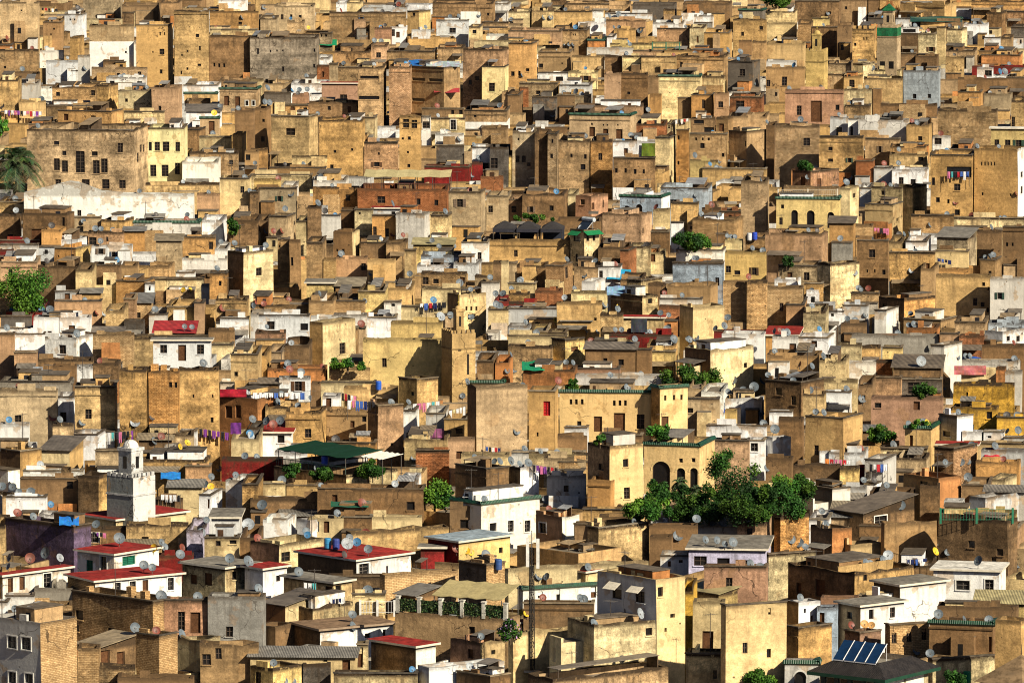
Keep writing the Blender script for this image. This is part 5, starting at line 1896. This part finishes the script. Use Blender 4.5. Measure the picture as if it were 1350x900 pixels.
m = MB(); o, iw, rise = .8, 1.1, 1.05
O_ = [(-w-o, -o), (o, -o), (o, d+o), (-w-o, d+o)]; I_ = [(-w+iw, iw), (-iw, iw), (-iw, d-iw), (-w+iw, d-iw)]
for k in range(4):
    k2 = (k+1) % 4; L = math.dist(O_[k], O_[k2])
    m.face([(*O_[k], zt), (*O_[k2], zt), (*I_[k2], zt+rise), (*I_[k], zt+rise)], 'tile', (.028, .024, .022), [(0, 0), (L, 0), (L-2, 2), (2, 2)])
    m.face([(*O_[k], zt-.3), (*O_[k2], zt-.3), (*O_[k2], zt), (*O_[k], zt)], 'paint', (.01, .05, .03))
    m.face([(*I_[k2], zt+.5), (*I_[k], zt+.5), (*I_[k], zt+rise), (*I_[k2], zt+rise)], 'plaster', (.25, .2, .15))
m.face([(*q, zt+.5) for q in I_], 'roofing', (.3, .27, .22)); m.face([(*q, zt-.3) for q in reversed(O_)], 'paint', (.05, .05, .04)); m.build('roof', r)
for i in range(4):
    x0 = -w+.9+i*1.12; a = R(40); L = 2.3; y0 = .7; z0 = zt+1.02
    m = MB(); q = [(x0, y0, z0), (x0+1.03, y0, z0), (x0+1.03, y0+L*math.cos(a), z0+L*math.sin(a)), (x0, y0+L*math.cos(a), z0+L*math.sin(a))]
    m.slab(q, .09, 'glass', (.008, .03, .085), 'paint', (.65, .67, .7))
    p = m.build('solar_panel', r); f = MB(); f.tube((x0+1.07, y0, z0+.05), (x0+1.07, y0+L*math.cos(a), z0+L*math.sin(a)+.05), .035, .035, 'paint', (.75, .77, .8), 5)
    f.tube((x0+1.0, y0+L*math.cos(a), z0+L*math.sin(a)-.1), (x0+1.0, y0+L*math.cos(a), zt+.5), .03, .03, 'paint', (.6, .6, .6), 5); f.build('frame', p)
# thatched cone at the corner
h = parse('0 0 0 0 0 D', (0, 0)); h.X0, h.XM, h.X1, h.YT, h.YB, h.th = 1292, 1345, 1400, 903, 940, 30; house_geometry(h, rng); w, d, zt = h.wl, h.wr, h.zt
r = empty('kiosk', h.loc, -h.thw); tag(r, 'brown pyramid-roofed kiosk in the lower corner beside the smooth tan tower', 'kiosk')
m = MB(); m.box(-w, 0, 0, d, 0, zt, 'plaster', (.4, .32, .2)); m.build('wall', r)
m = MB(); ap = (-w/2, d/2, zat(872, h.loc.y)-h.zb); O_ = [(-w-.4, -.4), (.4, -.4), (.4, d+.4), (-w-.4, d+.4)]
for k in range(4): m.face([(*O_[k], zt), (*O_[(k+1) % 4], zt), ap], 'roofing', (.17, .115, .065))
m.build('roof', r)
m = MB(); m.tube(ap, (ap[0], ap[1], ap[2]+.9), .05, .02, 'paint', (.05, .04, .03)); m.build('finial', r)
# ------------------------------------------------------------------ terrace canopies and other roof-top things
hk = {h.key: h for h in houses if h.key}
def canopy(host, name, label, cat, x0, x1, y0, y1, z, dz, mat, tint, posts=4, th=.06, rail=None):
    r = empty(name, host.loc+Vector((0, 0, 0)), -host.thw); r.location = host.M @ Vector(((x0+x1)/2, (y0+y1)/2, host.zr)); tag(r, label, cat)
    cx, cy = (x0+x1)/2, (y0+y1)/2; n = 8; m = MB(); zo = z-host.zr
    for i in range(n):
        a, b = x0-cx+(x1-x0)*i/n, x0-cx+(x1-x0)*(i+1)/n; sag = .12*((i % 2)*2-1)*.5
        t = tuple(q*(1.18 if i % 2 else .88) for q in tint)
        m.slab([(a, y0-cy, zo-sag), (b, y0-cy, zo+sag), (b, y1-cy, zo+dz+sag), (a, y1-cy, zo+dz-sag)], th, mat, t)
    m.build('canopy', r)
    for i in range(posts):
        for (yy, zz) in ((y0-cy+.15, zo), (y1-cy-.15, zo+dz)):
            p = MB(); x = x0-cx+.15+(x1-x0-.3)*i/(posts-1); p.tube((x, yy, 0), (x, yy, zz-.1), .05, .05, 'paint', (.09, .08, .07), 6); p.build('post', r)
    if rail:
        p = MB(); k = int((x1-x0)/.7)
        p.box(x0-cx, x1-cx, y0-cy-.03, y0-cy+.03, host.par+.75, host.par+.82, 'paint', rail)
        for i in range(k+1): q = x0-cx+(x1-x0)*i/k; p.tube((q, y0-cy, host.par-.1), (q, y0-cy, host.par+.78), .025, .025, 'paint', rail, 4)
        p.build('railing', r)
    return r
h = hk['awninghouse']
canopy(h, 'terrace_awning', 'long dark green terrace awning on thin posts above the white stained wall', 'awning', -h.wl, -.4, .4, min(h.wr-.5, 6), h.zt+1.75, .4, 'cloth', (.005, .034, .018), 5, rail=(.05, .10, .08))
canopy(h, 'terrace_awning', 'short white striped awning at the end of the long green one', 'awning', -.3, 3.0, 2.5, 5.5, h.zt+1.75, .3, 'cloth', (.7, .68, .6), 3)
h = hk['stripedterrace']
canopy(h, 'terrace_canopy', 'wide beige striped canopy over the red brick terrace', 'canopy', -h.wl+.8, .6, .3, 4.5, h.zt+1.75, .65, 'cloth', (.42, .36, .19), 6, rail=(.12, .03, .025))
h = hk['tentwall']
for i, nm in enumerate(('first dark tent on the long ochre terrace, by the stairs', 'middle dark tent with pointed roof on the long ochre terrace', 'dark tent nearest the cream turret on the long ochre terrace')):
    x0 = -h.wl+.6+i*(h.wl-1.2)/3; x1 = x0+(h.wl-1.2)/3-.3; y0, y1 = .5, min(h.wr-.4, 5.5)
    r = empty('tent', h.M @ Vector(((x0+x1)/2, (y0+y1)/2, h.zr)), -h.thw); tag(r, nm, 'tent')
    a, b = (x1-x0)/2, (y1-y0)/2; m = MB(); z = 2.2; O_ = [(-a, -b), (a, -b), (a, b), (-a, b)]
    for k in range(4):
        p, q = O_[k], O_[(k+1) % 4]
        m.face([(*p, z), (*q, z), (q[0]*.1, q[1]*.1, z+.85), (p[0]*.1, p[1]*.1, z+.85)], 'cloth', (.035, .033, .035)); m.face([(*p, z-.45), (*q, z-.45), (*q, z), (*p, z)], 'cloth', (.03, .03, .04))
    m.build('roof', r)
    for p in O_: m = MB(); m.tube((p[0]*.95, p[1]*.95, 0), (p[0]*.95, p[1]*.95, z), .06, .06, 'paint', (.05, .045, .04)); m.build('post', r)
    m = MB(); m.box(-a*.93, a*.93, b*.9, b*.93, 0, z-.2, 'cloth', (.03, .035, .055)); m.build('back_curtain', r)
def awnings(host, spots, tint, wd, out=.8, drop=.5):
    for (px, py) in spots:
        side = 0 if px <= host.XM else 1; p = local_hit(host, px, py, side); m = MB(); u = p.x if side == 0 else p.y; z = p.z
        def Q(uu, dd, zz): return (uu, -dd, zz) if side == 0 else (dd, uu, zz)
        q = [Q(u-wd/2, out, z-drop), Q(u+wd/2, out, z-drop), Q(u+wd/2, .01, z), Q(u-wd/2, .01, z)]
        m.slab(q, .04, 'cloth', tint); m.build('awning', host.root)
awnings(hk['turret'], ((670+353*K, 220+330*K), (670+412*K, 220+328*K), (670+443*K, 220+326*K)), (.012, .16, .06), 1.9, .9, .5)
awnings(hk['tallcream'], ((670+552*K, 670+378*K), (670+672*K, 670+395*K)), (.6, .55, .45), 1.5, .9, .55)
# solar water heater on the turret
h = hk['turret']; r = empty('water_heater', h.M @ Vector((-h.wl*.5, h.wr*.4, h.zr)), -h.thw); tag(r, 'solar water heater with tilted dark panel and tank on the cream turret', 'water heater')
m = MB(); m.slab([(-1, -.7, .5), (1, -.7, .5), (1, .9, 1.9), (-1, .9, 1.9)], .1, 'glass', (.02, .03, .05), 'paint', (.5, .5, .5)); m.build('panel', r)
m = MB(); m.tube((-1.1, 1.0, 2.05), (1.1, 1.0, 2.05), .3, .3, 'paint', (.45, .5, .55), 12); m.build('tank', r)
for x in (-.9, .9): m = MB(); m.tube((x, .9, 0), (x, .9, 1.9), .04, .04, 'paint', (.3, .3, .3)); m.build('leg', r)
# balustrade with hedge panels and a sun sail
h = hk['balustrade']; n = 6
for i in range(n):
    x = -h.wl+.3+i*(h.wl-.6)/(n-1); m = MB(); m.box(x-.17, x+.17, -.06, .28, h.zt-.1, h.zt+1.35, 'plaster', (.62, .6, .52)); m.box(x-.22, x+.22, -.1, .33, h.zt+1.35, h.zt+1.45, 'plaster', (.6, .57, .5)); m.build('balustrade_post', h.root)
    if i < n-1:
        x1 = x+(h.wl-.6)/(n-1); g = MB()
        g.box(x+.2, x1-.2, .06, .12, h.zt+.05, h.zt+1.15, 'leaf', (.03, .05, .02))
        for _ in range(260): leaf_quad(g, Vector((trng.uniform(x+.2, x1-.2), trng.uniform(-.05, .14), h.zt+trng.uniform(.05, 1.2))), trng.uniform(.06, .14), tuple(c*trng.uniform(.6, 1.5) for c in (.05, .08, .025)))
        g.build('hedge_panel', h.root)
canopy(h, 'sun_sail', 'tan sun sail stretched over the balustraded terrace', 'sun sail', -h.wl*.72, -h.wl*.1, 1.2, 5.0, h.zt+1.5, .9, 'cloth', (.36, .30, .15), 3)
# white railing fence left of it
def railing(label, px0, px1, py, hgt, tint):
    a = shoot(px0, py); b = shoot(px1, py); zc = min(a[3], b[3])-.3; A, B = pt(px0, py, zc), pt(px1, py, zc)
    r = empty('railing', A); tag(r, label, 'railing'); d = B-A; m = MB(); L = d.length; n = max(4, int(L/.28))
    for i in range(n+1): q = d*(i/n); m.tube(q, q+Vector((0, 0, hgt)), .018, .018, 'paint', tint, 4)
    m.tube(Vector((0, 0, hgt)), d+Vector((0, 0, hgt)), .03, .03, 'paint', tint, 5); m.tube(Vector((0, 0, .1)), d+Vector((0, 0, .1)), .025, .025, 'paint', tint, 5); m.build('bars', r)
    for i in range(3): q = d*(i/2); m = MB(); m.box(q.x-.1, q.x+.1, q.y-.1, q.y+.1, q.z-.3, q.z+hgt+.15, 'paint', tint); m.build('post', r)
railing('white iron railing in front of the sandy brick yard wall', 475, 520, 808, 1.1, (.62, .62, .6))
railing('green iron railing on the dark retaining wall', 1240, 1335, 686, 1.1, (.02, .16, .09))
railing('pale railing along the roof of the yellow house with three arched windows', 1026, 1104, 258, .8, (.5, .45, .36))
railing('greenish railing on the yellow terrace above the blank yellow wall', 860, 896, 64, 1.0, (.04, .16, .10))

# tarpaulins and hanging sheets
def tarp(name, label, cat, x0, x1, y0, y1, tint, depth=3.0, mat='cloth', vertical=False):
    a = shoot((x0+x1)/2, y1); zc = a[3]-.5
    if vertical: zf = zc
    else: zf = zc+depth
    r_ = 16; m = MB(); pts = {}
    C0 = pt((x0+x1)/2, y1, zc)
    for i in range(r_+1):
        for j in range(5):
            u, v = i/r_, j/4; X = x0+(x1-x0)*u; Yp = y1+(y0-y1)*v
            p = pt(X, Yp, zc+(zf-zc)*v); w = .05*math.sin(u*9+v*3)+.03*math.sin(u*5-v*9)
            p = p + (Vector((0, w, 0)) if vertical else Vector((0, 0, w))); pts[i, j] = p-C0
    th = Vector((0, .03, 0)) if vertical else Vector((0, 0, -.03))
    for i in range(r_):
        for j in range(4):
            q = [pts[i, j], pts[i+1, j], pts[i+1, j+1], pts[i, j+1]]; t = tuple(c*trng.uniform(.85, 1.15) for c in tint)
            m.face(q, mat, t); m.face([p+th for p in reversed(q)], mat, t)
    edge = [(i, 0) for i in range(r_+1)]+[(r_, j) for j in range(1, 5)]+[(i, 4) for i in range(r_-1, -1, -1)]+[(0, j) for j in range(3, 0, -1)]
    for k in range(len(edge)):
        p, q = pts[edge[k]], pts[edge[(k+1) % len(edge)]]; m.face([p+th, q+th, q, p], mat, tint)
    o = m.build(name, None, C0); tag(o, label, cat)
tarp('tarpaulin', 'bright turquoise-blue tarpaulin on a low roof beside the cream cube', 'tarpaulin', 800, 832, 355, 368, (.02, .24, .42))
tarp('tarpaulin', 'faded pale blue tarpaulin below the turquoise one', 'tarpaulin', 800, 826, 377, 389, (.20, .34, .52))
tarp('tarpaulin', 'blue tarpaulin on the slit-windowed block roof', 'tarpaulin', 534, 561, 79, 87, (.02, .12, .36))
tarp('roof_sheet', 'pale metal roof sheet on the slit-windowed block', 'roof sheet', 562, 606, 81, 88, (.45, .5, .54), mat='tin')
tarp('tarpaulin', 'green tarpaulin beside the bare grey-brown block', 'tarpaulin', 420, 444, 52, 60, (.01, .20, .09))
tarp('tarpaulin', 'emerald green tarpaulin on the terracotta roof above the stone block', 'tarpaulin', 688, 718, 476, 488, (.012, .20, .10))
tarp('tarpaulin', 'bundled bright blue plastic sheet behind the purple wall', 'tarpaulin', 78, 104, 680, 692, (.02, .16, .52), 1.2)
tarp('tarpaulin', 'bright blue sheet on the roof beside the white minaret', 'tarpaulin', 212, 238, 622, 631, (.02, .17, .5), 1.5)
tarp('hanging_cloth', 'dark grey cloth hung across the wall above the crimson roof', 'cloth', 832, 853, 420, 438, (.035, .04, .05), vertical=True)
tarp('hanging_cloth', 'red blankets hung along the parapet of the orange house', 'blanket', 290, 325, 513, 523, (.30, .015, .03), vertical=True)
tarp('hanging_cloth', 'purple drapery hung beside the orange house', 'cloth', 304, 318, 557, 572, (.12, .03, .17), vertical=True)
tarp('hanging_cloth', 'patterned purple rug hung over a parapet', 'rug', 566, 585, 565, 577, (.22, .07, .16), vertical=True)
tarp('hanging_cloth', 'olive green cloth in the white terrace beside the tall tan cube', 'cloth', 846, 866, 189, 206, (.10, .14, .02), vertical=True)
tarp('tarpaulin', 'long blue plastic strip on a roof above the broad pinkish wall', 'tarpaulin', 1244, 1294, 464, 473, (.02, .07, .30), 1.0)
tarp('tarpaulin', 'coral red cloth on the roof beside the pinkish wall', 'cloth', 1258, 1300, 482, 494, (.42, .14, .14), vertical=True)
tarp('tarpaulin', 'green shade net inside the walled yard below the long awning', 'shade net', 436, 486, 660, 668, (.02, .09, .06), 2.0)
tarp('tarpaulin', 'dark green awning at the upper edge beside the green-banded minaret', 'awning', 1200, 1268, 22, 29, (.015, .055, .05), 3)
tarp('tarpaulin', 'brick-red awning on the slit-windowed block terrace', 'awning', 572, 606, 116, 122, (.33, .04, .05), 2.5)
tarp('tarpaulin', 'blue awning sheets above the washing at the cream house', 'awning', 946, 962, 539, 543, (.05, .09, .36), 1.5)
tarp('tarpaulin', 'red plastic on the broken roof beside the small green-roofed house', 'tarpaulin', 1298, 1318, 592, 602, (.45, .03, .05), 2)

# washing lines
CC = {'w': ('white', (.72, .73, .75)), 'b': ('blue', (.06, .13, .42)), 'r': ('red', (.45, .03, .04)), 'p': ('pink', (.55, .16, .30)), 'k': ('black', (.02, .02, .025)), 'v': ('purple', (.19, .05, .28)), 't': ('turquoise', (.08, .38, .40)), 'o': ('orange', (.6, .2, .05)), 'y': ('pale yellow', (.6, .55, .3)), 'n': ('navy', (.02, .03, .11))}
def washing(where, x0, y0, x1, y1, cols, hgt=.8):
    zc = min(shoot(x0, y0+4)[3], shoot((x0+x1)/2, (y0+y1)/2+4)[3], shoot(x1, y1+4)[3])-.7
    A, B = pt(x0, y0, zc), pt(x1, y1, zc); d = B-A
    r = empty('washing_line', A); tag(r, 'washing line '+where, 'washing line', 'washing lines on the roofs')
    for q in (Vector((0, 0, 0)), d): m = MB(); m.tube(q+Vector((0, 0, -2.2)), q+Vector((0, 0, .05)), .03, .025, 'paint', (.1, .08, .06), 5); m.build('pole', r)
    m = MB(); m.tube((0, 0, 0), d*.5+Vector((0, 0, -.06)), .012, .012, 'paint', (.2, .2, .2), 4); m.tube(d*.5+Vector((0, 0, -.06)), d, .012, .012, 'paint', (.2, .2, .2), 4); m.build('rope', r)
    n = len(cols); w = d.length/n
    for i, c in enumerate(cols):
        nm, t = CC[c]; P = A+d*((i+.5)/n); ww = w*trng.uniform(.62, .92); hh = hgt*trng.uniform(.6, 1.15); m = MB(); k = 5
        for a in range(k):
            u0, u1 = -ww/2+ww*a/k, -ww/2+ww*(a+1)/k; yA, yB = .05*math.sin(a*2.1+i), .05*math.sin((a+1)*2.1+i)
            lo = -hh*(1 if a not in (2,) or trng.random() < .5 else .72); dx = d.normalized()
            P0, P1 = dx*u0, dx*u1; Y = Vector((0, 1, 0)); Z = Vector((0, 0, 1))
            f = [P0+Z*lo+Y*yA, P1+Z*lo+Y*yB, P1+Z*-.05, P0+Z*-.05]
            m.face(f, 'cloth', t); m.face([p+Y*.02 for p in reversed(f)], 'cloth', t)
            m.face([f[0]+Y*.02, f[1]+Y*.02, f[1], f[0]], 'cloth', t); m.face([f[3], f[2], f[2]+Y*.02, f[3]+Y*.02], 'cloth', t)
        o = m.build('garment', None, P); tag(o, f'{nm} garment pegged on the washing line {where}', 'garment', f'washing {where}')
washing('above the date palm', 6, 145, 55, 147, 'wvwpvkwprwvw', .9)
washing('on the white roof house', 333, 517, 402, 517, 'wwwwbwwwwb', .8)
washing('beside the dark alley wall', 450, 517, 470, 522, 'krkwp', .9)
washing('of blue wash above the sandy wall', 458, 527, 495, 529, 'wpbbnkk', 1.0)
washing('across the shaded yard', 544, 532, 580, 528, 'wppwtw', 1.0)
washing('by the tall stone block', 592, 541, 614, 535, 'wywww', .9)
washing('in front of the palace side wall', 702, 612, 735, 616, 'kvpvkrk', .9)
washing('beside the crumbling ochre wall', 1088, 604, 1122, 606, 'orpprw', .7)
washing('below the small green-roofed house', 1146, 611, 1170, 611, 'kwrbw', .8)
washing('on the red stained roof house', 400, 767, 417, 768, 'wwt', .9)
washing('on the small cream terrace wall', 438, 789, 454, 787, 'nknw', .6)
washing('under the courtyard arches', 848, 651, 871, 649, 'ww', 1.0)
washing('over the white corniced house', 1195, 737, 1222, 735, 'nnbwn', .6)
washing('in the green vine yard', 574, 658, 591, 650, 'wrwbw', .9)
washing('in the window of the stained house', 1249, 226, 1278, 226, 'ptkrbwb', 1.1)
washing('beside the maroon walled terrace', 262, 564, 302, 570, 'kvkvvkv', 1.1)
washing('behind the white minaret', 141, 570, 176, 567, 'wtkpkkv', 1.2)
washing('beside the square brick minaret', 553, 400, 588, 398, 'wbrnkk', .8)
washing('on the tin-roofed shed near the white minaret', 212, 651, 238, 652, 'wwwwk', .8)
washing('on the terrace beside the green-edged house', 890, 158, 908, 156, 'wkwrw', .8)
washing('below the tall pale tower', 1152, 300, 1172, 301, 'ppkpp', .9)
washing('above the broad ochre house', 1236, 340, 1254, 343, 'nbkn', .7)
washing('in the lower terrace by the red roof', 122, 700, 140, 702, 'kvkp', .6)
washing('beside the dark brown rooftop', 54, 10, 76, 12, 'krkwk', .9)
washing('on the gable roof by the tall stone block', 640, 588, 660, 590, 'bkwrn', .8)

# water barrels and boxes
def barrel(label, px, py, tint, k=1.0):
    l, nn, hh, zc = shoot(px, py+6); m = MB(); r0 = .34*k; P = pt(px, py, zc-.5); P.z -= .4
    m.lathe((0, 0, 0), [(0, 0), (r0*.92, 0), (r0, .1), (r0, .45), (r0*1.04, .5), (r0, .55), (r0, .9), (r0*.9, 1.0), (0, 1.0)], 'paint', tint, 14)
    tag(m.build('water_barrel', None, P), label, 'barrel')
for a in (('blue water barrel under the green terrace awning', 428, 608, (.02, .06, .40)), ('blue water barrel below the sandy alley wall', 499, 509, (.02, .10, .5)), ('blue barrel on the ochre roof above the tall bare brick house', 995, 312, (.02, .06, .45)),
          ('white barrel on the roof beside the blue one', 988, 313, (.6, .6, .6)), ('blue barrel beside the broad blue-grey roof', 657, 745, (.03, .08, .25)), ('turquoise barrel behind the stained dark wall', 432, 717, (.03, .2, .4)),
          ('navy barrel near the turquoise barrel', 443, 718, (.03, .05, .22)), ('green bin below the brown pyramid-roofed kiosk', 1275, 893, (.01, .2, .1))): barrel(*a)

# television aerials
arng = random.Random(8); cand = [h for h in order if h.ind and h.YT > 230 and h.par and h.wl > 3 and h.wr > 3]; arng.shuffle(cand)
for h in cand[:120]:
    p = h.M @ Vector((-arng.uniform(.5, h.wl-.5), arng.uniform(.5, h.wr-.5), h.zr)); L = arng.uniform(2.2, 4.6)
    r = empty('television_aerial', p, arng.uniform(-1, 1)); tag(r, trim('thin television aerial on '+h.short), 'aerial', 'television aerials on the roofs')
    m = MB(); m.tube((0, 0, 0), (0, 0, L), .045, .035, 'paint', (.06, .05, .045), 5); m.build('pole', r)
    m = MB(); m.tube((-.6, 0, L-.15), (.6, 0, L-.15), .015, .015, 'paint', (.12, .11, .1), 4)
    for i in range(6): x = -.55+i*.22; m.tube((x, -.34, L-.15), (x, .34, L-.15), .012, .012, 'paint', (.12, .11, .1), 4)
    m.build('antenna', r)

# ------------------------------------------------------------------ camera, light, sky
cam = bpy.data.objects.new('camera', bpy.data.cameras.new('camera')); col.objects.link(cam); scene.camera = cam
cam.location = CAM; cam.rotation_euler = (math.pi/2-PITCH, 0, 0); cam.data.sensor_width = 36; cam.data.lens = F/1350*36; cam.data.clip_start = 5; cam.data.clip_end = 12000
cam.data.sensor_fit = 'HORIZONTAL'
sd = Vector((math.sin(SUN_AZ)*math.cos(SUN_EL), -math.cos(SUN_AZ)*math.cos(SUN_EL), math.sin(SUN_EL)))
sl = bpy.data.lights.new('sun', 'SUN'); sl.energy = 5.0; sl.angle = R(.5); sl.color = (1, .89, .69)
so = bpy.data.objects.new('sun', sl); col.objects.link(so); so.rotation_euler = sd.to_track_quat('Z', 'Y').to_euler(); so.location = (300, 0, 400)
w = bpy.data.worlds.new('World'); scene.world = w; w.use_nodes = True; nt = w.node_tree; bg = nt.nodes['Background']
sky = nt.nodes.new('ShaderNodeTexSky'); sky.sky_type = 'NISHITA'; sky.sun_disc = False; sky.sun_elevation = SUN_EL; sky.sun_rotation = math.pi-SUN_AZ
nt.links.new(sky.outputs[0], bg.inputs[0]); bg.inputs[1].default_value = .05; sky.air_density = .3
vs = scene.view_settings; vs.view_transform = 'Standard'; vs.look = 'None'; vs.exposure = .56; vs.gamma = 1; vs.use_curve_mapping = False
scene.cycles.max_bounces = 5; scene.cycles.diffuse_bounces = 1; scene.cycles.use_denoising = True; scene.cycles.filter_width = 1.1
